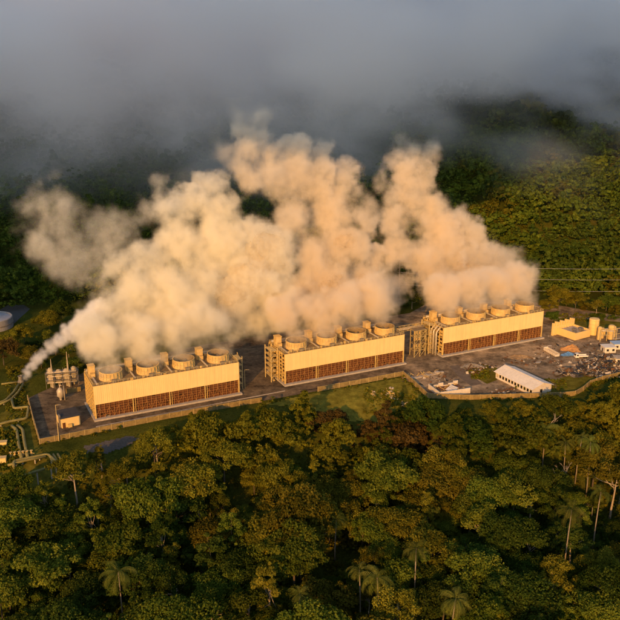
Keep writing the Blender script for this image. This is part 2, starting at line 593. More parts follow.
def cooling_tower(off, label, kind):
    p = T0 + TU * off
    root = thing("cooling_tower", p, label, "cooling tower", TH, "steaming cooling towers in a row")
    rr = random.Random(int(off) + 3)
    # concrete basin
    mb = MB().box(-0.9, TL + 0.9, -1.5, TW + 0.8, 0.0, 0.75)
    mb.build("basin", M_CONC, root)
    # dark inner fill, set back
    mb = MB().box(0.9, TL - 0.9, 1.6, TW - 1.2, 0.75, THT - 0.4)
    mb.build("fill", M_DARK, root)
    # upper cladding: front, back; corrugated sheets
    for nm, ya, yb in (("front_cladding", -0.12, 0.18), ("rear_cladding", TW - 0.18, TW + 0.12)):
        mb = MB()
        n = 160
        yo, yi = (ya, yb) if ya < 1 else (yb, ya)
        s = -1 if ya < 1 else 1
        vs, fs = [], []
        for k in range(n + 1):
            x = TL * k / n
            off_y = 0.035 * (k % 2) * s
            for z in (BAND, THT + 0.12):
                vs.append((x, yo + off_y, z))
        for k in range(n):
            q = (2 * k, 2 * k + 2, 2 * k + 3, 2 * k + 1)
            fs.append(q if s < 0 else q[::-1])
        mb.add(vs, fs)
        mb.box(0, TL, min(yi, yo - s * 0.05), max(yi, yo - s * 0.05), BAND, THT + 0.1)
        cl = mb.build(nm, M_PANEL, root)
        tr = MB()
        y_c = yo + s * 0.06
        tr.box(-0.05, TL + 0.05, y_c - 0.1, y_c + 0.1, THT + 0.1, THT + 0.32)
        tr.box(-0.05, TL + 0.05, y_c - 0.1, y_c + 0.1, BAND - 0.2, BAND + 0.02)
        tr.build("edge_trim", M_CREAM, cl)
    # louvre banks with frame, one bank per cell, front and rear
    for yface, s in ((0.0, 1), (TW, -1)):
        for c in range(4):
            x0, x1 = c * CELL, (c + 1) * CELL
            mb = MB()
            for k in range(7):
                z = 1.05 + k * 0.92
                M = Matrix.Translation((0, yface + s * 0.75, z)) @ Matrix.Rotation(s * 0.95, 4, 'X')
                segs = 8
                for j in range(segs):
                    if rr.random() < 0.05:
                        continue
                    xa = x0 + 0.25 + (x1 - x0 - 0.5) * j / segs
                    xb = x0 + 0.25 + (x1 - x0 - 0.5) * (j + 1) / segs
                    mb.box(xa + 0.03, xb - 0.03, -0.45, 0.38, -0.03, 0.03, M @ Matrix.Translation((0, rr.uniform(-.05, .05), rr.uniform(-.06, .06))))
            lb = mb.build("louvre_bank", M_LOUVRE, root)
            fr = MB()
            for j in range(0, 9):
                x = x0 + (x1 - x0) * j / 8
                w = 0.15
                if j in (0, 8):
                    continue
                fr.bar((x, yface + s * 0.12, 0.75), (x, yface + s * 0.12, BAND - 0.2), w)
            for z in (1.9, 3.0, 4.1, 5.2, 6.2):
                fr.bar((x0, yface + s * 0.16, z), (x1, yface + s * 0.16, z), 0.09)
            for j in range(0, 8, 2):
                xa, xb = x0 + (x1 - x0) * j / 8, x0 + (x1 - x0) * (j + 1) / 8
                fr.bar((xa, yface + s * 0.25, 0.8), (xb, yface + s * 0.25, 5.1), 0.1)
                fr.bar((xb + (xb - xa), yface + s * 0.25, 0.8), (xb, yface + s * 0.25, 5.1), 0.1)
            fr.build("louvre_frame", M_LOUVRE2, lb)
        for c in range(5):
            x = min(max(c * CELL, 0.2), TL - 0.2)
            mb = MB().box(x - 0.2, x + 0.2, yface - s * 0.08 if s > 0 else yface - 0.25, yface + 0.25 if s > 0 else yface + 0.08, 0.75, BAND - 0.2)
            if c in (1, 2, 3):
                mb.box(x + 0.9, x + 1.1, yface - 0.05 if s > 0 else yface - 0.2, yface + 0.2 if s > 0 else yface + 0.05, 0.75, BAND - 0.2)
            mb.build("column", M_FRAME, root)
    # end walls: timber lattice over dark recesses
    for xface, s in ((0.0, -1), (TL, 1)):
        mb = MB()
        xo = xface + s * 0.05
        nb = 6
        for k in range(nb + 1):
            y = 0.25 + (TW - 0.5) * k / nb
            mb.bar((xo, y, 0.75), (xo, y, THT), 0.42)
        for k in range(1, 9):
            z = 0.75 + (THT - 0.75) * k / 8
            mb.box(min(xo - 0.13, xo + 0.13), max(xo - 0.13, xo + 0.13), 0.25, TW - 0.25, z - 0.2, z + 0.12)
        for k in range(nb):
            y0, y1 = 0.25 + (TW - 0.5) * k / nb, 0.25 + (TW - 0.5) * (k + 1) / nb
            mb.bar((xo - s * 0.12, y0, 1.0), (xo - s * 0.12, y1, 7.5), 0.12)
        for k in range(nb):
            for j in range(8):
                y0, y1 = 0.25 + (TW - 0.5) * k / nb, 0.25 + (TW - 0.5) * (k + 1) / nb
                z0, z1 = 0.75 + (THT - 0.75) * j / 8, 0.75 + (THT - 0.75) * (j + 1) / 8
                if (k + j) % 3 != 1 and rr.random() < 0.85:
                    cover = rr.uniform(0.35, 0.8)
                    mb.box(xface - s * 0.3 - 0.04, xface - s * 0.3 + 0.04, y0 - .05, y1 + .05, z1 - (z1 - z0) * cover, z1)
        mb.build("end_frame", M_FRAME, root)
    # deck
    mb = MB().box(0, TL, 0.2, TW - 0.2, THT - 0.4, THT)
    for k in range(64):
        mb.box(k + 0.04, k + 0.96, 0.25, TW - 0.25, THT, THT + 0.05)
    mb.build("deck", M_DECK, root)
    mb = MB()
    rail_run(mb, (0.1, 0.1, THT + 0.3), (TL - 0.1, 0.1, THT + 0.3))
    rail_run(mb, (0.1, TW - 0.1, THT + 0.3), (TL - 0.1, TW - 0.1, THT + 0.3))
    rail_run(mb, (0.1, 0.1, THT + 0.3), (0.1, TW - 0.1, THT + 0.3))
    rail_run(mb, (TL - 0.1, 0.1, THT + 0.3), (TL - 0.1, TW - 0.1, THT + 0.3))
    mb.build("railing", M_RAIL, root)
    # fan stacks, riser boxes, gear motors
    for c in range(4):
        cx, cy = (c + 0.56) * CELL, TW * 0.38
        fan_stack(root, cx, cy, THT + 0.05, c + int(off))
        rx = c * CELL + 2.0
        mb = MB().box(rx - 1.45, rx + 1.25, TW * 0.60, TW * 0.60 + 3.0, THT + 0.05, THT + 4.8)
        mb.box(rx - 1.6, rx + 1.4, TW * 0.60 - .2, TW * 0.60 + 3.2, THT + 4.8, THT + 5.1)
        for zz in (1.5, 3.0, 4.5):
            mb.box(rx - 1.51, rx + 1.31, TW * 0.60 - .06, TW * 0.60 + 3.06, THT + zz, THT + zz + .18)
        mb.box(rx - 1.0, rx + 0.9, TW * 0.60 - 1.6, TW * 0.60 - 0.061, THT + 0.05, THT + 2.1)
        mb.build("riser_box", M_STACK, root)
        MB().tube([(rx - 0.2, 1.2, THT + 0.5), (rx - 0.2, TW * 0.55, THT + 0.5)], 0.4, 10).build("deck_pipe", M_PIPE, root)
        MB().tube([(rx + 3.2, TW * 0.85, THT + 0.6), (rx + 12, TW * 0.85, THT + 0.6)], 0.35, 8).build("deck_pipe", M_PIPE, root)
        mb = MB()
        mb.box(cx - 1.0, cx + 0.8, 0.9, 1.9, THT + 0.05, THT + 1.3)
        mb.box(cx + 3.5, cx + 4.4, 0.7, 1.6, THT + 0.05, THT + 0.9)
        mb.tube([(cx + 0.8, 1.4, THT + 0.7), (cx + 3.5, 1.2, THT + 0.7)], 0.16, 8)
        mb.build("fan_motor", M_STEEL, root)
    for k in range(26):
        x, y = rr.uniform(1, TL - 2), rr.choice((rr.uniform(.6, 1.6), rr.uniform(TW * .74, TW - 3.2)))
        w, dd, h = rr.uniform(.3, 1.3), rr.uniform(.3, .8), rr.uniform(.3, 1.4)
        MB().box(x, x + w, y, y + dd, THT + .051, THT + h).build("valve_box", rr.choice((M_STEEL, M_FRAME, M_STACK)), root)
    # hot water header along the rear of the deck
    mb = MB().tube([(0.5, TW - 1.6, THT + 1.0), (TL - 0.5, TW - 1.6, THT + 1.0)], 0.62, 12)
    for k in range(16):
        mb.box(2 + k * 4 - .15, 2 + k * 4 + .15, TW - 1.9, TW - 1.3, THT + 0.05, THT + 0.5)
    mb.build("header_pipe", M_PIPE, root, smooth=True)
    # stair tower
    mb = MB()
    if kind == "right_stair":
        xs, ys = TL + 0.6, 4.0
        for (dx, dy) in ((0, 0), (2.6, 0), (0, 6), (2.6, 6)):
            mb.bar((xs + dx, ys + dy, 0), (xs + dx, ys + dy, THT + 1.2), 0.22)
        for z in (3.0, 6.0, 9.0, 12.0, THT):
            mb.box(xs, xs + 2.6, ys, ys + 6, z - 0.06, z + 0.06)
        for j, z in enumerate((0, 3, 6, 9, 12)):
            a, c2 = (ys + .5, ys + 5.5) if j % 2 == 0 else (ys + 5.5, ys + .5)
            mb.bar((xs + 1.3, a, z), (xs + 1.3, c2, z + 3.0), 1.0, 0.12)
            mb.bar((xs + 2.55, a, z + 1), (xs + 2.55, c2, z + 4.0), 0.07)
    else:
        xs, ys = -4.2, TW * 0.35
        for (dx, dy) in ((0, 0), (3.4, 0), (0, 7), (3.4, 7)):
            mb.bar((xs + dx, ys + dy, 0), (xs + dx, ys + dy, THT + 1.4), 0.35)
        for z in (2.5, 5.0, 7.5, 10.0, 12.5, THT):
            mb.box(xs, xs + 3.4, ys, ys + 7, z - 0.07, z + 0.07)
            mb.bar((xs, ys, z + 1), (xs + 3.4, ys, z + 1), 0.1)
            mb.bar((xs, ys, z + 1), (xs, ys + 7, z + 1), 0.1)
        for j, z in enumerate((0, 2.5, 5, 7.5, 10, 12.5)):
            a, c2 = (ys + .6, ys + 6.4) if j % 2 == 0 else (ys + 6.4, ys + .6)
            mb.bar((xs + 1.7, a, z), (xs + 1.7, c2, z + 2.5), 1.2, 0.14)
    mb.build("stair_tower", M_RAIL, root)
    if kind == "tall_end":
        # extra yellow stair bay and pipe frame against the left end
        mb = MB()
        mb.box(-6.8, -4.5, TW * 0.75, TW * 0.75 + 2.5, 0, 13.5)
        for zz in range(1, 7):
            mb.box(-6.86, -4.44, TW * 0.75 - .06, TW * 0.75 + 2.56, zz * 2 - .1, zz * 2 + .1)
        mb.build("valve_house", M_CREAM, root)
        mb = MB()
        for k in range(3):
            mb.tube([(-2.2, 3 + 2.4 * k, 0), (-2.2, 3 + 2.4 * k, 12.4), (-0.8, 3 + 2.4 * k, 13.9), (1.2, 3 + 2.4 * k, 14.6 + .9)], 0.5, 10)
        mb.build("riser_pipe", M_PIPE, root, smooth=True)
    return root


M_LOUVRE2 = paint("louvre_frame_timber", (0.40, 0.19, 0.055), 0.8, var=0.5, scale=0.8, dirt=(0.12, 0.05, 0.02), dirt_amt=0.8)
cooling_tower(T_OFF[0], "cream cooling tower nearest the forest pipes, with the small dark-roofed hut at its end", "right_stair")
cooling_tower(T_OFF[1], "cream cooling tower standing between the other two, with the open lawn in front", "left_stair")
cooling_tower(T_OFF[2], "cream cooling tower farthest back, beside the scrap yard and white shed", "tall_end")


# ================================================================ SMALLER BUILDINGS AND PLANT
def heading(a, b):
    d = b - a
    return math.atan2(d.y, d.x), Vector((d.x, d.y)).length


# ---- perimeter wall, in three stretches; each post and wall panel inside one mesh per part
M_WALL = paint("old_wall", (0.27, 0.19, 0.07), 0.9, var=0.5, scale=0.35, dirt=(0.09, 0.07, 0.025), dirt_amt=0.9)
M_POST = paint("wall_post", (0.30, 0.22, 0.09), 0.9, var=0.3, scale=0.8)


def wall_run(px, label, h=2.1):
    pts = [gp(*p) for p in px]
    root = thing("perimeter_wall", pts[0], label, "wall", 0, "yard wall")
    o = pts[0]
    k = 0
    mb, cp = MB(), MB()
    for a, b in zip(pts, pts[1:]):
        a, b = a - o, b - o
        n = max(1, round((b - a).length / 5.0))
        for j in range(n):
            p, q = a.lerp(b, j / n), a.lerp(b, (j + 1) / n)
            mb.bar(p + Vector((0, 0, h / 2 - 0.1)), q + Vector((0, 0, h / 2 - 0.1)), 0.22, h + 0.2)
            cp.bar(p + Vector((0, 0, h + 0.07)), q + Vector((0, 0, h + 0.07)), 0.36, 0.14)
            po = MB().box(p.x - .2, p.x + .2, p.y - .2, p.y + .2, -0.3, h + 0.3)
            po.build("wall_post", M_POST, root)
    mb.build("wall_panel", M_WALL, root)
    cp.build("coping", M_POST, root)


wall_run([(28, 400), (33, 420), (40, 444)], "low ochre wall running up beside the left end of the asphalt yard to the pipes")
wall_run([(40, 444), (70, 438.2), (100, 432), (170, 418), (240, 405.5), (262, 402)], "long low ochre wall in front of the left cooling tower")
wall_run([(318, 391.4), (360, 383.7), (403, 375.5), (412, 383), (428, 398)], "low ochre wall round the lawn, turning a corner below the middle cooling tower")
wall_run([(428, 398), (470, 399.5), (520, 398), (560, 397), (575, 395.5), (583, 391), (590, 385), (602, 380.5), (625, 375)], "winding ochre wall below the scrap yard and the white shed")

# ---- kerb strips in front of the towers
mb = MB()
a, b = gp(96, 427), gp(285, 391)
mb.bar(a + Vector((0, 0, 0.08)), b + Vector((0, 0, 0.08)), 0.5, 0.25)
tag(mb.build("kerb", M_CONC), "pale concrete kerb along the front of the left tower", "kerb")

# ---- pipe bridge and scaffold between the middle and the far tower
M_SCAF = paint("scaffold_steel", (0.42, 0.31, 0.13), 0.6, 0.1, var=0.3, scale=1.0)
p0 = T0 + TU * (T_OFF[1] + TL + 9.5) + TV * 5
root = thing("pipe_scaffold", p0, "ochre steel scaffold tower with cross bracing in the gap before the far cooling tower", "scaffold", TH)
sc = MB()
for dx in (0, 3.3, 6.6):
    for dy in (0, 4):
        sc.bar((dx, dy, 0), (dx, dy, 14.2), 0.32)
for z in (3.5, 7, 10.5, 14):
    for dy in (0, 4):
        sc.bar((0, dy, z), (6.6, dy, z), 0.26)
    for dx in (0, 3.3, 6.6):
        sc.bar((dx, 0, z), (dx, 4, z), 0.22)
sc.build("scaffold_frame", M_SCAF, root)
sc = MB()
for j, z in enumerate((0, 3.5, 7, 10.5)):
    for dx in (0, 3.3):
        sc.bar((dx, -0.05, z), (dx + 3.3, -0.05, z + 3.5), 0.16)
        if j % 2:
            sc.bar((dx + 3.3, -0.05, z), (dx, -0.05, z + 3.5), 0.16)
sc.build("cross_brace", M_SCAF, root)
for z in (7, 14.06):
    MB().box(-0.2, 6.8, -0.2, 4.2, z + .06, z + 0.2).build("platform", M_DECK, root)
root = thing("pipe_bridge", T0 + TU * (T_OFF[1] + TL + 0.6) + TV * 11, "pair of lagged pipes on a steel bridge linking the middle and far cooling towers", "pipe bridge", TH)
sc = MB()
for dy in (0, 2.6):
    for z in (12.6, 14.6):
        sc.bar((0, dy, z), (22, dy, z), 0.25)
    for k in range(9):
        x = 22 * k / 8
        sc.bar((x, dy, 12.6), (x, dy, 14.6), 0.15)
        if k < 8:
            sc.bar((x, dy, 12.6), (x + 2.75, dy, 14.6), 0.12)
for x in (4, 19):
    for dy in (0, 2.6):
        sc.bar((x, dy, 0), (x, dy, 12.5), 0.35)
sc.build("truss", M_SCAF, root)
for dy in (0.7, 1.9):
    MB().tube([(-0.2, dy, 13.3), (22.2, dy, 13.3)], 0.42, 12).build("pipe", M_PIPE, root, smooth=True)

# ---- long white shed with a gable roof
M_WHITE = paint("white_sheet", (0.72, 0.64, 0.52), 0.55, var=0.12, scale=0.3, dirt=(0.45, 0.36, 0.28), dirt_amt=0.5)
M_WHITE_WALL = paint("white_wall", (0.62, 0.54, 0.43), 0.8, var=0.15, scale=0.5, dirt=(0.38, 0.30, 0.22), dirt_amt=0.5)
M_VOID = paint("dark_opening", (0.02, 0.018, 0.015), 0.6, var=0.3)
A, B, Cc = gp(495.5, 378), gp(532, 396), gp(553, 392)
hd, ln = heading(A, B)
wd = abs((Cc - B).dot(Vector((-math.sin(hd), math.cos(hd), 0))))
root = thing("long_shed", A, "long white shed with a pale sheet roof and open bays on its side", "shed", hd)
wd = max(9.0, min(wd, 14.0))
mb = MB()
mb.box(0, ln, 0.0, 0.25, 0, 1.0)
mb.box(0, ln, 0.0, 0.25, 2.5, 3.3)
mb.box(0, ln, wd - 0.25, wd, 0, 3.3)
for x in (0, ln - 0.25):
    mb.add([(x, 0, 0), (x, wd, 0), (x, wd, 3.3), (x, wd / 2, 5.2), (x, 0, 3.3), (x + .25, 0, 0), (x + .25, wd, 0), (x + .25, wd, 3.3), (x + .25, wd / 2, 5.2), (x + .25, 0, 3.3)],
           [(4, 3, 2, 1, 0), (5, 6, 7, 8, 9), (0, 1, 6, 5), (1, 2, 7, 6), (4, 0, 5, 9)])
w = mb.build("wall", M_WHITE_WALL, root)
n = 12
mb = MB()
for k in range(n + 1):
    x = ln * k / n
    mb.box(max(0.01, x - 0.3), min(ln - .01, x + 0.3), -0.02, 0.22, 1.0, 2.5)
mb.build("pier", M_WHITE_WALL, root)
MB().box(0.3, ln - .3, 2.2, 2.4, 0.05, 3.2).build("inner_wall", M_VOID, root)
for s in (0, 1):
    mb = MB()
    nn = int(ln / 1.1)
    for k in range(nn):
        xa, xb = -0.7 + (ln + 1.4) * k / nn, -0.7 + (ln + 1.4) * (k + 1) / nn - 0.06
        ye = -0.8 if s == 0 else wd + 0.8
        yr = wd / 2
        dz = 0.0 if k % 2 else 0.03
        mb.add([(xa, ye, 3.12 + dz), (xb, ye, 3.12 + dz), (xb, yr, 5.35 + dz), (xa, yr, 5.35 + dz), (xa, ye, 3.22 + dz), (xb, ye, 3.22 + dz), (xb, yr, 5.45 + dz), (xa, yr, 5.45 + dz)],
               [(0, 3, 2, 1), (4, 5, 6, 7), (0, 1, 5, 4), (1, 2, 6, 5), (2, 3, 7, 6), (3, 0, 4, 7)])
    mb.build("roof_slope", M_WHITE, root)
MB().bar((-0.7, wd / 2, 5.52), (ln + 0.7, wd / 2, 5.52), 0.7, 0.08).build("ridge_cap", M_WHITE, root)
d = MB().box(ln - 0.02, ln + 0.05, wd * .4, wd * .4 + 1.4, 0.02, 2.2).build("door", M_VOID, root)

# ---- roofless red-floored ruin beside the lawn wall
M_REDDIRT = paint("red_rubble", (0.17, 0.075, 0.035), 0.95, var=0.6, scale=0.7, dirt=(0.30, 0.22, 0.15), dirt_amt=0.7, bump=0.8)
A, B, Cc = gp(428.5, 388.5), gp(440.5, 397.5), gp(470, 393)
h1, l1 = heading(B, Cc)
root = thing("roofless_ruin", B, "roofless building with a white front wall and red brown rubble inside", "ruin", h1)
dp = max(8.0, abs((A - B).dot(Vector((-math.sin(h1), math.cos(h1), 0)))))
sl_ = (A - B).dot(Vector((math.cos(h1), math.sin(h1), 0)))
mb = MB()
mb.bar((0, 0, 1.3), (l1, 0, 1.3), 0.4, 2.6)
mb.build("front_wall", M_WHITE_WALL, root)
mb = MB().bar((0, 0.2, 1.1), (sl_, dp, 1.1), 0.4, 2.2)
mb.build("side_wall", M_WHITE_WALL, root)
mb = MB()
for k in range(6):
    xa = sl_ + (l1 - sl_) * k / 6
    mb.bar((xa, dp, 0.2 + .35 * (k % 3)), (xa + (l1 - sl_) / 6.3, dp, 0.2 + .35 * (k % 3)), 0.4, 0.8 + .7 * (k % 3))
mb.build("broken_wall", M_WHITE_WALL, root)
rr = random.Random(5)
mb = MB()
nxr, nyr = 26, 16
vs = []
for j in range(nyr):
    for i_ in range(nxr):
        u, v = i_ / (nxr - 1), j / (nyr - 1)
        vs.append((sl_ * v + u * (l1 - sl_ * v), dp * v + 0.2, 0.12 + 0.9 * rr.random() * math.sin(math.pi * u) * math.sin(math.pi * v) + .1 * rr.random()))
mb.add(vs, [(j * nxr + i_, j * nxr + i_ + 1, (j + 1) * nxr + i_ + 1, (j + 1) * nxr + i_) for j in range(nyr - 1) for i_ in range(nxr - 1)])
mb.build("rubble_floor", M_REDDIRT, root)
mb = MB()
for k in range(5):
    M = Matrix.Translation((l1 * .42 + k * 1.0, dp * .30 + k * .7, 1.0 + .1 * k)) @ Matrix.Rotation(0.5 + .2 * rr.random(), 4, 'Z') @ Matrix.Rotation(0.15, 4, 'X')
    mb.box(-0.55, 0.55, -1.9, 1.9, -0.06, 0.06, M)
mb.build("fallen_sheet", M_WHITE, root)
mb = MB()
for k in range(40):
    x, y = rr.uniform(0.1, .95), rr.uniform(.1, .95)
    M = Matrix.Translation((sl_ * y + x * (l1 - sl_), dp * y, 0.7)) @ Matrix.Rotation(rr.random() * 3, 4, 'Z') @ Matrix.Rotation(rr.uniform(-.6, .6), 4, 'Y')
    mb.box(-rr.uniform(.3, 1.6), rr.uniform(.3, 1.6), -.12, .12, -.1, .1, M)
mb.build("broken_beams", M_FRAME, root)

# ---- low strip of broken walling behind the ruin
a, b = gp(411, 380), gp(444, 373)
hd, ln = heading(a, b)
root = thing("broken_plinth", a, "long broken concrete plinth strewn with planks behind the roofless ruin", "ruin", hd)
mb = MB()
for k in range(9):
    h = rr.uniform(0.3, 1.2)
    mb.box(ln * k / 9, ln * (k + .93) / 9, 0, rr.uniform(1.0, 2.2), 0, h)
mb.build("plinth", M_CONC, root)
mb = MB()
for k in range(26):
    M = Matrix.Translation((rr.uniform(0, ln), rr.uniform(-1.5, 4), rr.uniform(.2, 1.2))) @ Matrix.Rotation(rr.random() * 3, 4, 'Z') @ Matrix.Rotation(rr.uniform(-.4, .4), 4, 'Y')
    mb.box(-rr.uniform(.5, 1.6), rr.uniform(.5, 1.6), -.15, .15, -.06, .06, M)
mb.build("plank_litter", M_FRAME, root)

# ---- ochre works with a crenellated back wall and a tank (far right)
A, B, Cc = gp(564.5, 335), gp(575, 340.5), gp(590, 336.5)
h1, l1 = heading(B, Cc)
ax, ay = Vector((math.cos(h1), math.sin(h1), 0)), Vector((-math.sin(h1), math.cos(h1), 0))
dp = max(12.0, abs((A - B).dot(ay)))
root = thing("process_building", B, "low ochre works building, open topped, with a row of piers along its back", "building", h1)
mb = MB()
mb.box(0, l1, 0, 0.4, 0, 4.0)
mb.box(-0.02, 0.4, 0.4, dp, 0, 4.0)
mb.box(l1 - .4, l1 + .02, 0.4, dp, 0, 4.0)
mb.build("wall", M_CREAM, root)
MB().box(0.4, l1 - .4, 0.4, dp, 2.9, 3.0).build("roof", M_CONC, root)
mb = MB().box(-4, l1 + 1, dp + .01, dp + .5, 0, 5.0)
mb.build("back_wall", M_CREAM, root)
for k in range(9):
    x = -3.8 + (l1 + 4) * k / 8
    MB().box(x - .45, x + .45, dp - .35, dp + .8, 0, 7.0 + (.6 if k % 2 else 0)).build("pier", M_CREAM, root)
mb = MB()
for k in range(4):
    mb.box(2 + k * 2.6, 3.6 + k * 2.6, 2 + (k % 2) * 2.5, 4 + (k % 2) * 2.5, 3.0, 4.0 + .4 * (k % 3))
mb.build("roof_unit", M_STEEL, root)
c = gp(593, 334)
root = thing("storage_tank", c, "upright ochre cylindrical tank beside the low works building", "tank")
MB().lathe([(2.7, 0), (2.7, 8.4), (2.75, 8.5), (2.5, 8.9), (0, 9.2)], 28).build("shell", M_CREAM, root)
for z in (2, 4, 6, 8.2):
    MB().lathe([(2.71, z - .1), (2.8, z - .08), (2.8, z + .08), (2.71, z + .1)], 28).build("hoop", M_RAIL, root)
mb = MB()
for dx in (-.25, .25):
    mb.bar((dx, -2.95, 0), (dx, -2.95, 9.4), 0.07)
for k in range(22):
    mb.bar((-.25, -2.95, .4 + k * .4), (.25, -2.95, .4 + k * .4), 0.05)
mb.build("ladder", M_RAIL, root)
MB().box(2.0, 6.0, -2.5, 1.5, 0, 3.4).build("pump_room", M_CREAM, root)
c = gp(608, 339)
root = thing("gas_scrubber", c, "cluster of ochre pipes and small vessels right of the upright tank", "process plant", 0.3)
for k, (x, y, r, h) in enumerate(((-5, 1, 1.2, 6.5), (-2.4, 3, 1.5, 5), (1.5, 0, 1.7, 7.2), (5, 2.5, 1.3, 5.5))):
    MB().lathe([(r, 0), (r, h), (r * .7, h + .6), (0, h + .8)], 18, (x, y, 0)).build("vessel", M_STACK, root, smooth=False)
MB().tube([(-5, 1, 5.5), (-5, -1.2, 5.5), (1.5, -1.8, 5.0), (1.5, -1.8, .4), (6, -2, .4)], .4, 10).build("pipe", M_PIPE, root, smooth=True)
MB().tube([(-2.4, 3, 4.6), (5, 3, 4.6), (5, 0, 4.6)], .35, 10).build("pipe", M_PIPE, root, smooth=True)
mb = MB()
for x in (-7, -3, 3, 7):
    mb.bar((x, -2.6, 0), (x, -2.6, 6.5), .25)
mb.bar((-7, -2.6, 6.5), (7, -2.6, 6.5), .25)
mb.bar((-7, -2.6, 3.5), (7, -2.6, 3.5), .2)
mb.build("pipe_rack", M_RAIL, root)


# ---- cabins, truck, trailer, tarpaulin heap on the right of the yard
def cabin(px, py, rz, L_, D_, H_, roof, label, flat=True):
    root = thing("site_cabin", gp(px, py), label, "cabin", rz, "site cabins")
    mb = MB()
    mb.box(0, L_, 0, D_, 0.15, H_)
    mb.build("wall", M_WHITE_WALL, root)
    MB().box(-.25, L_ + .25, -.25, D_ + .25, H_ + .003, H_ + .22).build("roof", roof, root)
    for k in range(2):
        f = MB().box(1.0 + k * (L_ * .5), 2.2 + k * (L_ * .5), -.05, .02, 1.1, 2.2).build("window", M_VOID, root)
        MB().box(.9 + k * (L_ * .5), 2.3 + k * (L_ * .5), -.09, -.051, 1.0, 1.1).build("sill", M_CONC, f)
    MB().box(-.05, .02, D_ * .4, D_ * .4 + 1, .16, 2.15).build("door", M_VOID, root)
    MB().box(0.2, L_ - .2, 0.2, D_ - .2, 0, .149).build("base", M_CONC, root)


M_BLUE = paint("blue_sheet", (0.30, 0.42, 0.55), 0.5, var=0.15)
cabin(604.5, 353.5, 0.12, 6.0, 5.0, 3.0, M_WHITE, "small white box cabin with a white flat roof at the yard edge")
cabin(614, 350, 0.12, 8.0, 5.0, 3.0, M_BLUE, "small white cabin with a pale blue roof at the yard edge")
cabin(615, 364, -0.1, 8.0, 5.0, 2.6, paint("tan_sheet", (0.45, 0.36, 0.24), .7), "tan roofed cabin on the right beside the scrap heaps")

M_TYRE = paint("tyre", (0.02, 0.02, 0.02), 0.9)
M_GLASS = paint("dark_glass", (0.02, 0.025, 0.03), 0.15, var=.1)
c = gp(575.5, 359)
root = thing("flatbed_truck", c, "white lorry with an empty low bed parked by the scrap", "lorry", 0.12)
cabm = MB()
prof = [(0, .55), (0, 1.5), (.35, 2.5), (1.9, 2.5), (1.9, .55)]
vs = [(p[0], y, p[1]) for y in (0, 2.3) for p in prof]
cabm.add(vs, [(0, 1, 2, 3, 4), (9, 8, 7, 6, 5)] + [(i_, i_ + 5, (i_ + 1) % 5 + 5, (i_ + 1) % 5) for i_ in range(5)])
cb = cabm.build("cab", M_WHITE, root)
MB().add([(-.01, .15, 1.5), (-.01, 2.15, 1.5), (.3, 2.1, 2.4), (.3, .2, 2.4)], [(0, 1, 2, 3)]).build("windscreen", M_GLASS, cb, loc=(-.012, 0, .012))
MB().box(.5, 1.6, -.03, .01, 1.5, 2.2).build("side_window", M_GLASS, cb)
MB().box(2.0, 6.6, -.05, 2.35, .95, 1.15).build("bed", M_WHITE, root)
mb = MB().box(2.0, 6.6, -.1, -.051, 1.15, 1.6)
mb.box(2.0, 6.6, 2.351, 2.4, 1.15, 1.6)
mb.build("side_board", M_WHITE, root)
MB().box(.2, 6.5, .7, 1.6, .55, .94).build("chassis", M_STEEL, root)
for x in (1.0, 4.6, 5.7):
    for y in (.05, 2.0):
        wv = MB()
        wv.lathe([(0.12, -.14), (.46, -.14), (.48, 0), (.46, .14), (.12, .14)], 16)
        o = wv.build("wheel", M_TYRE, root)
        o.rotation_euler = (math.pi / 2, 0, 0)
        o.location = (x, y + .12, .48)
a, b = gp(543.5, 350.5), gp(555, 357)
hd, ln = heading(a, b)
root = thing("open_skip", a, "long pale open skip lying beyond the white shed", "skip", hd)
mb = MB()
mb.box(0, ln, 0, .15, .2, 1.7)
mb.box(0, ln, 2.4, 2.55, .2, 1.7)
mb.box(-.15, 0, 0, 2.55, .2, 1.9)
mb.box(ln, ln + .15, 0, 2.55, .2, 1.3)
mb.build("side", M_WHITE_WALL, root)
MB().box(0, ln, .15, 2.4, .1, .3).build("floor_plate", M_STEEL, root)
mb = MB()
for k in range(int(ln / 1.5)):
    mb.box(.4 + k * 1.5, .55 + k * 1.5, -.08, -.001, .2, 1.7)
mb.build("rib", M_CONC, root)


def mound(name, px, py, rx, ry, h, mat, label, cat, seed, parent=None):
    rr_ = np.random.default_rng(seed)
    n, m = 22, 9
    vs, fs = [], []
    for j in range(m):
        f = j / (m - 1)
        for k in range(n):
            a = 2 * math.pi * k / n
            q = 1 + .25 * math.sin(3 * a + seed) + .12 * rr_.standard_normal()
            r = (1 - f) * q
            vs.append((rx * r * math.cos(a), ry * r * math.sin(a), h * (f ** .8) * (1 + .12 * rr_.standard_normal()) - (.1 if j == 0 else 0)))
    for j in range(m - 1):
        for k in range(n):
            fs.append((j * n + k, j * n + (k + 1) % n, (j + 1) * n + (k + 1) % n, (j + 1) * n + k))
    mb = MB().add(vs, fs)
    o = mb.build(name, mat, parent, loc=gp(px, py))
    if label:
        tag(o, label, cat)
    return o


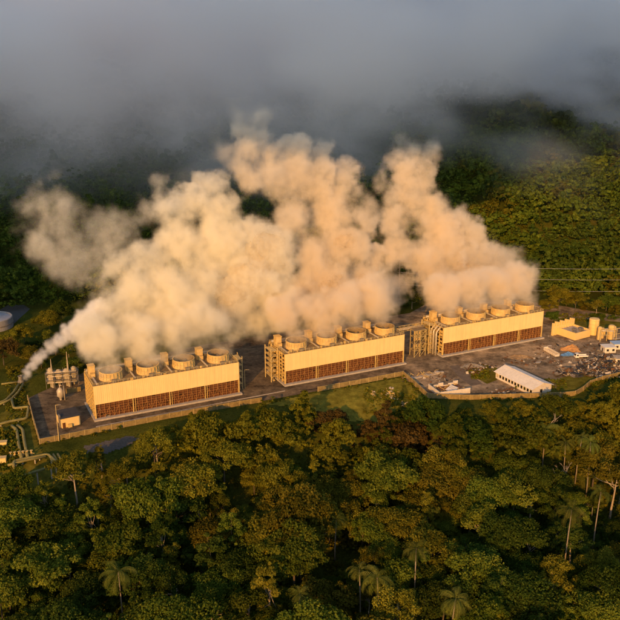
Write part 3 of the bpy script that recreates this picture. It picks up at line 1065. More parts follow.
mound("tarpaulin_heap", 568.5, 355, 4.2, 2.2, 1.6, paint("blue_tarp", (0.10, 0.22, 0.42), .5, var=.3, bump=.6), "blue tarpaulin spread over a low heap by the white lorry", "tarpaulin", 3)
mound("soil_mound", 571.5, 350, 5.0, 3.4, 3.0, paint("orange_soil", (0.42, 0.22, 0.08), .95, var=.3, bump=.8), "orange soil mound behind the blue tarpaulin", "mound", 5)
mound("soil_mound", 521, 357, 6.5, 3.0, 1.2, paint("tan_soil", (0.30, 0.20, 0.10), .95, var=.35, bump=.8), "low tan soil mound beyond the white shed roof", "mound", 8)
mound("rubble_mound", 472, 366.5, 6.0, 3.0, 1.6, paint("grey_rubble", (0.27, 0.23, 0.18), .95, var=.6, scale=1.5, bump=1.0), "pale grey rubble mound in front of the far cooling tower", "mound", 9)


# ---- scrap heaps: loose pieces nobody could count
def scrap(name, areas, n, mats, size, seed):
    rr_ = random.Random(seed)
    for mi, m in enumerate(mats):
        mb = MB()
        for k in range(n // len(mats)):
            (px, py, sx_, sy_, hh) = rr_.choice(areas)
            p = gp(rr_.gauss(px, sx_), rr_.gauss(py, sy_))
            M = Matrix.Translation((p.x, p.y, abs(rr_.gauss(.15, hh)) + float(height(p.x, p.y)))) @ Matrix.Rotation(rr_.random() * 6.3, 4, 'Z') @ Matrix.Rotation(rr_.gauss(0, .45), 4, 'X') @ Matrix.Rotation(rr_.gauss(0, .45), 4, 'Y')
            s = size * rr_.lognormvariate(0, .5)
            kind = rr_.random()
            if kind < .4:
                mb.box(-s, s, -s * .12, s * .12, -.08, .08, M)
            elif kind < .75:
                mb.box(-s * .6, s * .6, -s * .5, s * .5, -.05, .05, M)
            else:
                mb.box(-s * .35, s * .35, -s * .3, s * .3, -s * .25, s * .25, M)
        o = mb.build(name, m)
        tag(o, kind="stuff")


M_SC1 = paint("scrap_grey", (0.18, 0.155, 0.125), .7, var=.5, scale=1.5)
M_SC2 = paint("scrap_pale", (0.42, 0.36, 0.28), .7, var=.4, scale=1.5)
M_SC3 = paint("scrap_rust", (0.14, 0.07, 0.03), .9, var=.5, scale=1.5)
M_SC4 = paint("scrap_dark", (0.035, 0.033, 0.032), .7, var=.5, scale=1.5)
scrap("scrap_debris", [(600, 370, 9, 2.6, .7), (610, 363, 7, 2.5, .8), (588, 371, 5, 2, .5), (592, 364, 6, 2, .5), (570, 374, 7, 1.6, .3), (603, 375, 9, 1.5, .5)], 1300, [M_SC1, M_SC2, M_SC4, M_SC3, M_SC4], 1.15, 1)
scrap("yard_debris", [(480, 367, 8, 2, .2), (530, 360, 14, 3, .15), (560, 365, 16, 4, .15), (430, 378, 12, 3, .15), (590, 352, 14, 5, .2), (550, 345, 20, 5, .1), (475, 372, 5, 2, .5), (508, 392, 8, 2.5, .2)], 520, [M_SC2, M_SC1, M_SC3, M_SC4, M_SC3], 0.8, 2)
scrap("lawn_debris", [(374, 392.5, 1.6, 1.0, .3), (394, 394, 2.2, 1, .3), (404, 397, 2.4, .7, .2), (389, 392, 4, 1.6, .2)], 90, [M_SC2, M_SC2, M_FRAME], 0.7, 3)

# ---- left end of the yard: hut, lamp pole, separators, pipe loops, vent, round tank
A, B, Cc = gp(62, 428.5), gp(80.5, 424.5), gp(58.5, 417)
h1, l1 = heading(A, B)
root = thing("switch_house", A, "small hut with a cream front and dark flat roof beside the left cooling tower", "hut", h1)
MB().box(0, l1, 0, 8.5, 0, 4.2).build("wall", M_CREAM, root)
MB().box(-.4, l1 + .4, -.4, 8.9, 4.203, 4.5).build("roof", paint("felt_roof", (0.05, 0.047, 0.045), .9, var=.4), root)
MB().box(.4, 1.6, -.06, .02, .05, 2.3).build("door", M_LOUVRE, root)
MB().box(2.4, 4.0, -.9, -.01, .05, 1.5).build("cabinet", M_FRAME, root)
MB().box(-.5, 0, 1, 3, 0, 5.3).build("vent_duct", M_STEEL, root)
root = thing("lamp_pole", gp(59, 441), "tall thin lamp pole standing by the yard wall near the small hut", "lamp pole")
MB().tube([(0, 0, 0), (0, 0, 15.5)], [.17, .09], 8).build("pole", M_RAIL, root)
MB().bar((0, 0, 15.4), (1.6, 0, 15.7), .1).build("arm", M_RAIL, root)
MB().box(1.3, 2.2, -.2, .2, 15.55, 15.75).build("lamp_head", M_STEEL, root)
root = thing("lamp_pole", gp(245, 388), "thin lamp pole in the gap beside the right end of the left cooling tower", "lamp pole")
MB().tube([(0, 0, 0), (0, 0, 9)], [.14, .08], 8).build("pole", M_RAIL, root)
MB().bar((0, 0, 8.9), (1.6, 0, 9.1), .09).build("arm", M_RAIL, root)
MB().box(1.3, 2.1, -.2, .2, 8.98, 9.18).build("lamp_head", M_STEEL, root)

M_VES = paint("weathered_vessel", (0.40, 0.33, 0.22), .6, .1, var=.35, scale=.8, dirt=(.18, .13, .08), dirt_amt=.7)
c = gp(63, 386)
root = thing("separator_station", c, "weathered cluster of steam separators with two tall spires behind the small hut", "process plant", .2)
for (x, y, r, h) in ((-5.0, 0, 1.3, 9.5), (-1.5, 1.2, 1.5, 8.0), (2.0, .3, 1.5, 8.6), (5.2, 1.4, 1.3, 9.0)):
    v = MB().lathe([(r * .4, 0), (r * .45, 1.5), (r, 2.4), (r, h - 1), (r * .6, h - .3), (.25, h)], 16, (x, y, 0)).build("vessel", M_VES, root, smooth=True)
    MB().lathe([(r + .01, 5), (r + .15, 5.05), (r + .15, 5.3), (r + .01, 5.35)], 16, (x, y, 0)).build("ring", M_RAIL, v)
for x, h in ((-4.2, 14), (3.0, 17)):
    MB().tube([(x, -1, 0), (x, -1, h * .6), (x, -1, h)], [.55, .4, .12], 10).build("spire", M_VES, root)
mb = MB()
for z in (3.6, 6.8):
    mb.box(-7, 7.2, -2.2, 3, z, z + .12)
for x in (-7, -3.3, .3, 3.8, 7.2):
    for y in (-2.2, 3):
        mb.bar((x, y, 0), (x, y, 8), .18)
mb.build("gantry", M_STEEL, root)
for z in (2.6, 5.6, 7.6):
    MB().tube([(-6.5, -1.6, z), (6.5, -1.6, z), (6.5, 2.2, z)], .35, 8).build("pipe", M_PIPE, root, smooth=True)
c = gp(61, 400)
root = thing("pressure_vessel", c, "small pale upright vessel between the separators and the hut", "vessel")
MB().lathe([(.5, 0), (.6, 1.2), (1.5, 2), (1.5, 4.6), (.8, 5.6), (.2, 6)], 16).build("shell", M_PIPE, root, smooth=True)
MB().tube([(0, 0, 5.5), (0, 0, 7.0), (1.8, 0, 7.0), (1.8, 0, 0)], .28, 8).build("pipe", M_PIPE, root, smooth=True)
a, b = gp(66, 393.5), gp(81, 391)
mb = MB().bar(a + Vector((0, 0, 1.1)), b + Vector((0, 0, 1.1)), .2, 2.2)
tag(mb.build("screen_wall", M_WALL), "short ochre wall at the back of the asphalt beside the left tower", "wall")

M_MOSSPIPE = paint("mossy_pipe", (0.24, 0.20, 0.06), .6, .1, var=.4, scale=.5, dirt=(.10, .10, .03), dirt_amt=.8)


def pipe_run(label, px, r, z=1.0, mat=None, legs=True, copies=1, gap=1.4):
    pts = [gp(*p) for p in px]
    o = pts[0].copy()
    root = thing("steam_pipe", o, label, "pipe", 0, "steam pipes left of the yard")
    for c_ in range(copies):
        sh = Vector((gap * c_, gap * .2 * c_, 0))
        P_ = [p - o + sh + Vector((0, 0, z)) for p in pts]
        R_ = []
        for k, p in enumerate(P_):                       # round the bends
            if 0 < k < len(P_) - 1:
                a_, b_ = (P_[k - 1] - p), (P_[k + 1] - p)
                ra = min(1.2, a_.length * .3, b_.length * .3)
                R_ += [p + a_.normalized() * ra, p + (a_.normalized() + b_.normalized()) * ra * .3, p + b_.normalized() * ra]
            else:
                R_.append(p)
        MB().tube(R_, r, 10).build("pipe", mat or M_MOSSPIPE, root, smooth=True)
        if legs:
            mb = MB()
            for a_, b_ in zip(P_, P_[1:]):
                nn = max(1, int((b_ - a_).length / 5))
                for k in range(nn):
                    q = a_.lerp(b_, (k + .5) / nn)
                    mb.box(q.x - .2, q.x + .2, q.y - .2, q.y + .2, min(-.3, float(height(o.x + q.x, o.y + q.y)) - .3), q.z - r * .6)
            mb.build("pipe_support", M_CONC, root)


pipe_run("mossy pipe run crossing the grass left of the yard, bending twice", [(-8, 429), (10, 424), (27, 421), (29, 409), (14, 411), (12, 402)], .55, 1.2)
pipe_run("pair of parallel dark pipes running up the grass beside the yard wall", [(22, 462), (19, 447), (17, 432), (12, 428)], .6, 1.0, copies=2, gap=2.2)
pipe_run("long ochre pipe along the near edge of the pipe field", [(8, 468), (24, 463.5), (46, 459)], .5, 1.1)
pipe_run("mossy pipe loop with a square expansion bend on the near grass", [(14, 470), (14, 464), (48, 457), (58, 466), (54, 468)], .5, 1.3)
pipe_run("lowest mossy pipe slanting down to the trees from the pipe field", [(58, 467), (30, 476), (12, 482), (-10, 492)], .5, 1.0)
pipe_run("three short pipes side by side dropping from the square bend", [(49, 457), (54, 466)], .42, 1.0, copies=3, gap=1.6)
root = thing("valve_row", gp(11, 457), "row of small ochre valves standing across the pipes on the grass", "valves", .22)
for k in range(6):
    x = k * 1.5
    MB().lathe([(.5, 0), (.5, 1.0), (.25, 1.2), (.25, 1.8), (.6, 1.9), (.6, 2.0), (0, 2.0)], 10, (x, 0, 0)).build("valve", M_FRAME, root)
MB().tube([(-1, 0, .6), (8.6, 0, .6)], .3, 8).build("manifold", M_MOSSPIPE, root)
for px, py, lab in ((3, 446, "small ochre equipment box on the grass at the left edge, upper one"), (2, 462, "small ochre equipment box on the grass at the left edge, lower one")):
    root = thing("equipment_box", gp(px, py), lab, "equipment box", .2)
    MB().box(-1.6, 1.6, -1, 1, 0, 1.9).build("housing", M_CREAM, root)
    MB().box(-1.75, 1.75, -1.15, 1.15, 1.903, 2.05).build("lid", M_STACK, root)
VENT = gp(21, 383)
root = thing("steam_vent", VENT, "squat steam vent stack blowing a white jet at the left", "vent")
MB().lathe([(1.5, 0), (1.5, 1.0), (1.0, 1.6), (.9, 3.2), (1.1, 3.3), (1.1, 3.6), (.8, 3.6), (.7, 1.5)], 18).build("stack", M_STEEL, root)
MB().tube([(-8, -3, .7), (-1.2, -.4, .7)], .45, 10).build("feed_pipe", M_MOSSPIPE, root, smooth=True)
pipe_run("two rusty pipes leading from the steam vent down to the pipe field", [(19, 386), (14, 394), (6, 402), (-8, 408)], .5, 1.0, copies=2, gap=2.0)

M_TANKC = paint("tank_concrete", (0.26, 0.25, 0.24), .85, var=.3, scale=.25, dirt=(.12, .11, .10), dirt_amt=.6)
c = gp(-8, 327)
root = thing("round_tank", c, "big round grey concrete tank cut off by the left edge", "tank")
MB().lathe([(11.5, -.5), (11.5, 5.6), (11.1, 5.9), (10.8, 5.5), (10.8, 5.0)], 56).build("tank_wall", M_TANKC, root)
MB().lathe([(10.85, 5.05), (5, 5.5), (0, 5.7)], 56).build("cover", paint("grey_cover", (0.30, 0.30, 0.31), .8, var=.2, scale=.3), root)
MB().lathe([(11.51, 2.2), (11.7, 2.25), (11.7, 2.7), (11.51, 2.75)], 56).build("hoop", M_STEEL, root)

# ---- overhead power lines behind the far tower, on two poles
M_CABLE = paint("aluminium_cable", (0.45, 0.42, 0.36), .4, .6, var=.1)
CABLES = ((264.5, "highest of the three power cables crossing in front of the dark hillside"), (275.5, "middle one of the three power cables in front of the dark hillside"), (287, "lowest of the three power cables in front of the dark hillside"))
ends = []
for py, lab in CABLES:
    a, b = at_y(400, py - 3, 480), at_y(668, py + 3.5, 470)
    ends.append((a, b))
    pts = [a.lerp(b, k / 24) - Vector((0, 0, 2.2 * 4 * (k / 24) * (1 - k / 24))) for k in range(25)]
    tag(MB().tube(pts, .075, 6).build("power_cable", M_CABLE, smooth=True), lab, "power cable", "power cables")
for e, lab in ((0, "steel power pole standing in the steam behind the towers"), (1, "steel power pole beyond the right edge carrying the three cables")):
    p = ends[0][e]
    z0 = float(height(p.x, p.y)) - .3
    root = thing("power_pole", (p.x, p.y, z0), lab, "power pole")
    MB().tube([(0, 0, 0), (0, 0, p.z + 1 - z0)], [.5, .25], 10).build("pole", M_STEEL, root)
    for q in ends:
        d = q[e] - Vector((p.x, p.y, z0))
        MB().bar((d.x - 1.5, 0, d.z), (d.x + 1.5, 0, d.z), .2).build("cross_arm", M_STEEL, root)


# ================================================================ VEGETATION
def leaf_quads(P, Nrm, size, rg, aspect=1.5):
    """one lozenge-shaped leaf spray per point, facing roughly along Nrm"""
    n = len(P)
    r = rg.standard_normal((n, 3))
    a = np.cross(Nrm, r)
    a /= np.linalg.norm(a, axis=1, keepdims=True) + 1e-9
    b = np.cross(Nrm, a)
    s = (size * rg.uniform(.6, 1.35, n))[:, None]
    V_ = np.stack([P - a * s * aspect * .5, P + b * s * .5, P + a * s * aspect * .5 - Nrm * s * .25, P - b * s * .5], 1).reshape(-1, 3)
    Q_ = np.arange(4 * n).reshape(-1, 4)
    return V_, Q_


def crown_np(seed, R_, H_, base, n_clump, per, leaf, shape="round", droop=0.0):
    """leaf clumps spread through a crown volume: returns vertices, quads, tint, clump centres"""
    rg = np.random.default_rng(seed)
    C_ = []
    while len(C_) < n_clump:
        u = rg.standard_normal(3)
        u /= np.linalg.norm(u)
        if shape == "umbrella":
            rr_ = rg.random() ** .5
            a = rg.random() * 6.283
            p = np.array([rr_ * R_ * math.cos(a), rr_ * R_ * math.sin(a), base + H_ * (0.55 + .35 * (1 - rr_ ** 2)) + rg.normal(0, .07) * H_])
        elif shape == "tall":
            k = rg.random()
            w = R_ * (0.35 + .65 * math.sin(math.pi * (0.15 + .8 * k)))
            a = rg.random() * 6.283
            q = rg.random() ** .4
            p = np.array([w * q * math.cos(a), w * q * math.sin(a), base + H_ * k])
        else:
            q = rg.uniform(.5, 1.0)
            p = np.array([u[0] * R_ * q, u[1] * R_ * q, base + H_ * .5 + u[2] * H_ * .5 * q])
            if u[2] < -.45:
                continue
        p[:2] += rg.normal(0, .13 * R_, 2)
        p[2] += rg.normal(0, .07 * H_)
        C_.append(p)
    C_ = np.array(C_)
    rc = R_ * np.clip(rg.lognormal(-1.75, .4, n_clump), .10, .34)
    P, N_, T_ = [], [], []
    for c, r in zip(C_, rc):
        m = int(per * (r / (.28 * R_)) ** 1.7 * .9)
        u = rg.standard_normal((m, 3))
        u[:, 2] = np.abs(u[:, 2]) * 1.0 - .35
        u /= np.linalg.norm(u, axis=1, keepdims=True)
        q = rg.uniform(.45, 1.3, m)[:, None]
        p = c + u * q * r * np.array([1, 1, .62])
        p[:, 2] -= droop * r * (np.hypot(u[:, 0], u[:, 1])) ** 2
        P.append(p)
        nn = u + np.array([0, 0, .5]) + rg.normal(0, .65, (m, 3))
        N_.append(nn / np.linalg.norm(nn, axis=1, keepdims=True))
        T_.append(np.clip(rg.uniform(.15, .85) + rg.normal(0, .16, m), 0, 1))
    P, N_, T_ = np.concatenate(P), np.concatenate(N_), np.concatenate(T_)
    V_, Q_ = leaf_quads(P, N_, leaf, rg)
    return V_, Q_, np.repeat(T_, 4), C_


def trunk_mb(seed, C_, base, H_, r0, limbs=6, lean=.6):
    rg = random.Random(seed)
    mb = MB()
    top = Vector((rg.uniform(-lean, lean), rg.uniform(-lean, lean), base + H_ * .45))
    mb.tube([(0, 0, -1.5), (top.x * .2, top.y * .2, base * .4), (top.x * .6, top.y * .6, base * .9), top], [r0 * 1.25, r0, r0 * .8, r0 * .4], 8)
    idx = list(range(len(C_)))
    rg.shuffle(idx)
    for k in idx[:limbs]:
        c = Vector(C_[k])
        s = Vector((0, 0, 0)).lerp(top, rg.uniform(.6, .95))
        m = s.lerp(c, .5) + Vector((0, 0, -.4))
        mb.tube([s, m, c], [r0 * .42, r0 * .28, r0 * .1], 6)
    return mb


M_BARK = paint("bark", (0.10, 0.075, 0.05), .95, var=.4, scale=1.2)
M_BARKP = paint("pale_bark", (0.34, 0.27, 0.19), .9, var=.3, scale=1.2)
L_GREEN = leaf_mat("leaf_green", (0.0386, 0.0581, 0.0069), (0.0813, 0.1054, 0.0114), (0.1497, 0.1634, 0.0183))
L_DEEP = leaf_mat("leaf_deep_green", (0.0228, 0.0401, 0.0060), (0.0454, 0.0707, 0.0101), (0.0870, 0.1124, 0.0151))
L_OLIVE = leaf_mat("leaf_olive", (0.0598, 0.0617, 0.0069), (0.1198, 0.1126, 0.0114), (0.2033, 0.1726, 0.0183))
L_GOLD = leaf_mat("leaf_golden", (0.0697, 0.0714, 0.0066), (0.1315, 0.1278, 0.0120), (0.2012, 0.1842, 0.0185))
L_RUST = leaf_mat("leaf_rusty", (0.0412, 0.0291, 0.0086), (0.0778, 0.0531, 0.0145), (0.1201, 0.0784, 0.0206))
TINTS = {"deep green": L_DEEP, "mid green": L_GREEN, "olive": L_OLIVE, "golden olive": L_GOLD, "rusty brown": L_RUST}

#        key         words                       R    H    base clumps per leaf  shape      droop trunk
KINDS = [("round", "dense round-crowned", 6.6, 8.5, 6.0, 60, 313, 0.40, "round", .0),
         ("round", "lumpy wide-crowned", 7.6, 8.0, 7.5, 58, 330, 0.42, "round", .15),
         ("umbrella", "flat-topped spreading", 8.0, 7.5, 7.0, 56, 297, 0.40, "umbrella", .1),
         ("umbrella", "open layered", 6.8, 9.0, 6.0, 34, 313, 0.38, "umbrella", .2),
         ("tall", "tall narrow", 4.4, 13.0, 5.0, 46, 247, 0.38, "tall", .1),
         ("tall", "slender ragged", 3.8, 11.0, 5.5, 26, 264, 0.38, "tall", .35),
         ("round", "airy thin-leaved", 6.2, 8.5, 6.5, 30, 247, 0.35, "round", .3),
         ("round", "small bushy", 4.6, 6.0, 3.0, 34, 280, 0.36, "round", .1),
         ("umbrella", "drooping feathery", 6.4, 8.0, 7.0, 44, 313, 0.32, "umbrella", .8)]
TREE_SRC = []
for k, (key, words_, R_, H_, base, nc, per, leaf, shape, droop) in enumerate(KINDS):
    V_, Q_, T_, C_ = crown_np(50 + k, R_, H_, base, nc, per, leaf, shape, droop)
    me = np_mesh("crown", V_, Q_, L_GREEN, T_)
    tm = trunk_mb(80 + k, C_, base, H_, .30 if key != "tall" else .24, limbs=7)
    TREE_SRC.append((words_, R_, base + H_, me, tm))

palm_leaf = leaf_mat("palm_frond", (0.050, 0.065, 0.011), (0.098, 0.112, 0.018), (0.155, 0.155, 0.032), .2)


def palm_crown(seed, n_f=20, L_=6.2):
    rg = np.random.default_rng(seed)
    Vs, Ts = [], []
    for f in range(n_f):
        a = f * 2.399 + rg.normal(0, .2)
        el = rg.uniform(-.35, 1.15)
        d = np.array([math.cos(a), math.sin(a), 0])
        side = np.array([-math.sin(a), math.cos(a), 0])
        tint = rg.uniform(.2, .9)
        p, ang, n_ = np.zeros(3), el, 16
        step = L_ * rg.uniform(.8, 1.1) / n_
        for j in range(n_):
            nxt = p + step * (d * math.cos(ang) + np.array([0, 0, math.sin(ang)]))
            Vs.append([p + side * .05, nxt + side * .04, nxt - side * .04, p - side * .05])
            Ts.append(tint)
            if j > 1:
                w = 1.15 * math.sin(math.pi * min(.97, .10 + .86 * j / n_)) ** .6
                for s in (-1, 1):
                    tip = p + side * s * w * .8 + (nxt - p) * 1.5 + np.array([0, 0, -.55 * w])
                    Vs.append([p, p + (nxt - p) * .5, tip + (nxt - p) * .12, tip])
                    Ts.append(np.clip(tint + rg.normal(0, .12), 0, 1))
            p = nxt
            ang -= .075 + .010 * j
    V_ = np.array(Vs).reshape(-1, 3)
    return V_, np.arange(len(V_)).reshape(-1, 4), np.repeat(Ts, 4)


PALMS = []
for k in range(3):
    V_, Q_, T_ = palm_crown(200 + k)
    V_[:, 2] += 0
    me = np_mesh("crown", V_, Q_, palm_leaf, T_)
    PALMS.append(me)
M_PALMT = paint("palm_trunk", (0.24, 0.19, 0.13), .9, var=.3, scale=2.0)

USED = {}


def where_words(px, py):
    """position in terms of things one can find in the picture"""
    if py < 330:
        return "beyond the scrap yard" if px > 430 else "behind the left end of the yard"
    col = ("below the pipe field" if px < 75 else "below the small dark-roofed hut" if px < 130 else "below the left tower" if px < 235 else "between left and middle towers" if px < 290
           else "below the middle tower" if px < 400 else "below the roofless ruin" if px < 475 else "below the white shed" if px < 560 else "below the scrap heaps")
    row = ("at forest edge " if py < 452 else "in upper forest " if py < 492 else "mid-forest " if py < 540 else "in lower forest " if py < 585 else "in nearest trees ")
    return row + col


ROOTS = []


def plant_tree(k, p, s, rz, tint, px, py, group="broadleaf forest trees", extra=None, label=None, bark=None):
    words_, R_, H_, me, tm = TREE_SRC[k]
    root = thing("broadleaf_tree", p, "x", "tree", rz, group)
    root.scale = (s, s, s * random.uniform(.85, 1.25))
    cr = link("crown", me, root)
    cr.material_slots[0].link = 'OBJECT'
    cr.material_slots[0].material = TINTS[tint]
    if k not in TRUNKS:
        TRUNKS[k] = tm.build("trunk", bark or (M_BARKP if k in (3, 5, 6) else M_BARK), root, smooth=True)
    else:
        t2 = TRUNKS[k].copy()
        COL.objects.link(t2)
        t2.parent = root
    size = "large " if s > 1.12 else "smallish " if s < .85 else ""
    root["label"] = label or (size + words_ + " " + tint + " tree " + where_words(px, py))
    ROOTS.append(root)
    return root


TRUNKS = {}
EDGE_X = np.array([-20, 45, 70, 100, 170, 240, 300, 330, 400, 428, 520, 575, 600, 640])
EDGE_Y = np.array([497, 490, 476, 462, 440, 421, 414, 420, 424, 413, 412, 408, 398, 386])


def edge_y(px):
    return np.interp(px, EDGE_X, EDGE_Y)


rg = np.random.default_rng(21)
cand = []
sp = 9.5
for iy, yy in enumerate(np.arange(148, 420, sp * .9)):
    for xx in np.arange(-190, 250, sp):
        x = xx + (sp / 2 if iy % 2 else 0) + rg.uniform(-.42, .42) * sp
        y = yy + rg.uniform(-.4, .4) * sp
        z = float(height(x, y))
        k = int(rg.choice(len(KINDS), p=[.15, .13, .15, .12, .09, .08, .11, .09, .08]))
        s = float(np.clip(rg.lognormal(-.06, .27), .5, 1.35))
        H_ = TREE_SRC[k][2] * s
        bx, by = to_px((x, y, z))
        tx, ty = to_px((x, y, z + H_))
        ex = float(edge_y(bx))
        if by < ex + 2 or bx < -35 or bx > 655 or ty > 634:
            continue
        if ty < ex - 12:                               # near the wall only low growth
            s *= max(.35, (by - ex + 10) / (by - ty + 1e-6))
            if s < .42:
                continue
            tx, ty = to_px((x, y, z + TREE_SRC[k][2] * s))
        top_max = 1.5 + .17 * (float(fence_y(x)) - y)       # the slope's edge carries only low growth
        if z + TREE_SRC[k][2] * s > top_max:
            s = max((top_max - z) / TREE_SRC[k][2], .45)
            tx, ty = to_px((x, y, z + TREE_SRC[k][2] * s))
        cand.append((y, x, z, k, s, rg.random(), bx, (by + ty) / 2 + .0, by))
# palms by where their crowns stand in the photo, and their height
PALM_PX = [(591, 453, 19), (579, 446, 17), (566, 452, 15), (598, 503, 18), (569, 521, 22), (416, 561, 22), (380, 590, 16), (361, 583, 15), (452, 612, 15), (545, 438, 14), (120, 583, 16), (335, 530, 13), (300, 606, 16)]
palm_pts = []
for px, py, h in PALM_PX:
    p = gp(px, py, -2)
    for _ in range(12):
        q = gp(px, py, float(height(p.x, p.y)) + h)
        p = p.lerp(q, .7)
    z_ = float(height(p.x, p.y))
    p.z = z_
    h += 4.0
    bx_, by_ = to_px(p)
    palm_pts.append((p, h, px, py, by_))


def tint_for(px, py, x, y, r):
    a = float(vnoise(x, y, 11, 3, 1 / 45)) + .25 * (r - .5)
    rust = .68 * math.exp(-(((px - 425) / 60) ** 2 + ((py - 455) / 28) ** 2)) + .7 * math.exp(-(((px - 370) / 40) ** 2 + ((py - 520) / 20) ** 2)) + .5 * math.exp(-(((px - 350) / 40) ** 2 + ((py - 430) / 14) ** 2))
    gold = 1.25 * math.exp(-(((px - 160) / 70) ** 2 + ((py - 470) / 30) ** 2)) + .5 * math.exp(-(((px - 270) / 60) ** 2 + ((py - 450) / 25) ** 2))
    if rust * .8 + a * .5 > .62:
        return "rusty brown"
    if gold * .7 + a * .6 > .46:
        return "golden olive"
    g = a + .35 * (py - 500) / 100 + .25 * (px - 400) / 250
    return "deep green" if g > .45 else "mid green" if g > .05 else "olive"


cand.sort()
near, rest = [], []
for c in cand:
    y, x, z, k, s, r, bx, my, by = c
    if any((x - p.x) ** 2 + (y - p.y) ** 2 < 16 for p, *_ in palm_pts):
        continue
    # lower growth right in front of the palms
    if any(abs(bx - px) < 13 and -3 < by - pby < 34 and h > 14 for p, h, px, py, pby in palm_pts):
        s *= .5
    (near if len(near) < 248 and TREE_SRC[k][2] * s > 5 else rest).append((y, x, z, k, s, r, bx, my, by))
for (y, x, z, k, s, r, bx, my, by) in near:
    plant_tree(k, (x, y, z - .2), s, r * 40, tint_for(bx, my, x, y, r), bx, my)

for n, (p, h, px, py, pby) in enumerate(palm_pts):
    root = thing("coconut_palm", p, "x", "palm", n * 1.3, "coconut palms in the forest")
    lx, ly = random.uniform(-1.2, 1.2), random.uniform(-1.2, 1.2)
    MB().tube([(0, 0, -1), (lx * .15, ly * .15, h * .35), (lx * .5, ly * .5, h * .7), (lx, ly, h)], [.32, .22, .19, .17], 8).build("trunk", M_PALMT, root, smooth=True)
    c = link("crown", PALMS[n % 3], root)
    c.location = (lx, ly, h)
    s = random.uniform(.75, 1.2)
    c.rotation_euler = (random.uniform(-.2, .2), random.uniform(-.2, .2), random.random() * 6)
    c.scale = (s, s, s)
    root["label"] = ("tall" if h > 17 else "medium" if h > 14 else "short") + " coconut palm " + where_words(px, py + 14)
    ROOTS.append(root)


def bare_tree(px, py, h, label, seed):
    p = gp(px, py, -14)
    p = gp(px, py, float(height(p.x, p.y)))
    root = thing("bare_tree", p, label, "tree", 0)
    rr_ = random.Random(seed)
    mb = MB()

    def branch(a, d, L_, r, lev):
        b_ = a + d * L_
        m = a.lerp(b_, .5) + Vector((rr_.uniform(-.3, .3), rr_.uniform(-.3, .3), 0)) * L_ * .1
        mb.tube([a, m, b_], [r, r * .8, r * .55], 6)
        if lev > 0:
            for s_ in range(2 if lev > 1 else 3):
                dd = (d + Vector((rr_.uniform(-.8, .8), rr_.uniform(-.8, .8), rr_.uniform(.0, .5)))).normalized()
                branch(b_, dd, L_ * rr_.uniform(.55, .75), r * .6, lev - 1)
    branch(Vector((0, 0, -1)), Vector((.1, 0, 1)).normalized(), h * .5, .32, 4)
    mb.build("trunk", M_BARKP, root, smooth=True)
    V_, Q_, T_, C_ = crown_np(seed, h * .33, h * .4, h * .55, 9, 26, .5, "umbrella", .3)
    link("crown", np_mesh("crown", V_, Q_, L_OLIVE, T_), root)
    ROOTS.append(root)


bare_tree(556, 512, 17, "pale forked nearly bare tree left of the palms", 31)
bare_tree(375, 500, 13, "thin pale bare tree among the rusty crowns below the middle tower", 32)
bare_tree(545, 440, 10, "small pale bare tree at the forest edge below the white shed", 33)

# trees one can tell apart behind and beside the plant
BACK = [(548, 312, .8, "olive"), (558, 310, .9, "golden olive"), (566, 306, .75, "mid green"), (575, 312, .85, "golden olive"), (586, 309, .9, "olive"), (596, 314, .85, "golden olive"), (606, 311, .9, "mid green"),
        (616, 315, .95, "olive"), (552, 322, .6, "deep green"), (598, 322, .5, "mid green"), (612, 320, .6, "deep green"),
        (25, 345, .8, "olive"), (36, 352, .9, "deep green"), (48, 345, .8, "mid green"), (30, 362, .7, "olive"), (42, 368, .8, "deep green"), (10, 350, .8, "golden olive"), (4, 365, .9, "rusty brown"), (14, 372, .8, "olive"),
        (76, 372, .8, "deep green"), (84, 366, .9, "deep green"), (70, 360, .9, "mid green"), (56, 355, .8, "deep green"), (90, 352, .9, "mid green"), (50, 332, .9, "olive"), (62, 325, .9, "deep green"), (38, 322, .8, "mid green"), (98, 348, .7, "deep green"),
        (402, 306, .8, "deep green"), (412, 309, .8, "mid green"), (420, 303, .9, "deep green"), (255, 335, .7, "deep green"), (246, 338, .7, "mid green"), (394, 312, .7, "deep green")]
spot = {True: "behind the yard by the steam vent", False: "behind the scrap yard at the hillside foot"}
for n, (px, py, s, tint) in enumerate(BACK):
    p = gp(px, py)
    p.z = float(height(p.x, p.y)) - 3.6 * s
    k = (0, 1, 7, 0, 7, 6, 1, 7)[n % 8]
    place = ("behind the round tank and steam vent" if px < 30 else "beside the separators, behind the left tower" if px < 110 else "in the gap behind left and middle towers" if px < 300
             else "in the gap behind middle and far towers" if px < 430 else "right behind the far tower" if px < 562 else "behind the ochre works building" if px < 592 else "behind the upright ochre tank and vessels")
    plant_tree(k, p, s, n * 1.7, tint, px, py, "trees behind the plant", label=TREE_SRC[k][0] + " " + tint + " tree " + place)

# trees whose words agree are told apart by their order from the left
_by = {}
for o in ROOTS:
    _by.setdefault(o["label"], []).append(o)
for lab, os_ in _by.items():
    if len(os_) in (2, 3):
        os_.sort(key=lambda o: to_px(o.location)[0])
        for o, w in zip(os_, (", left one", ", right one") if len(os_) == 2 else (", left one", ", middle one", ", right one")):
            o["label"] = lab + w

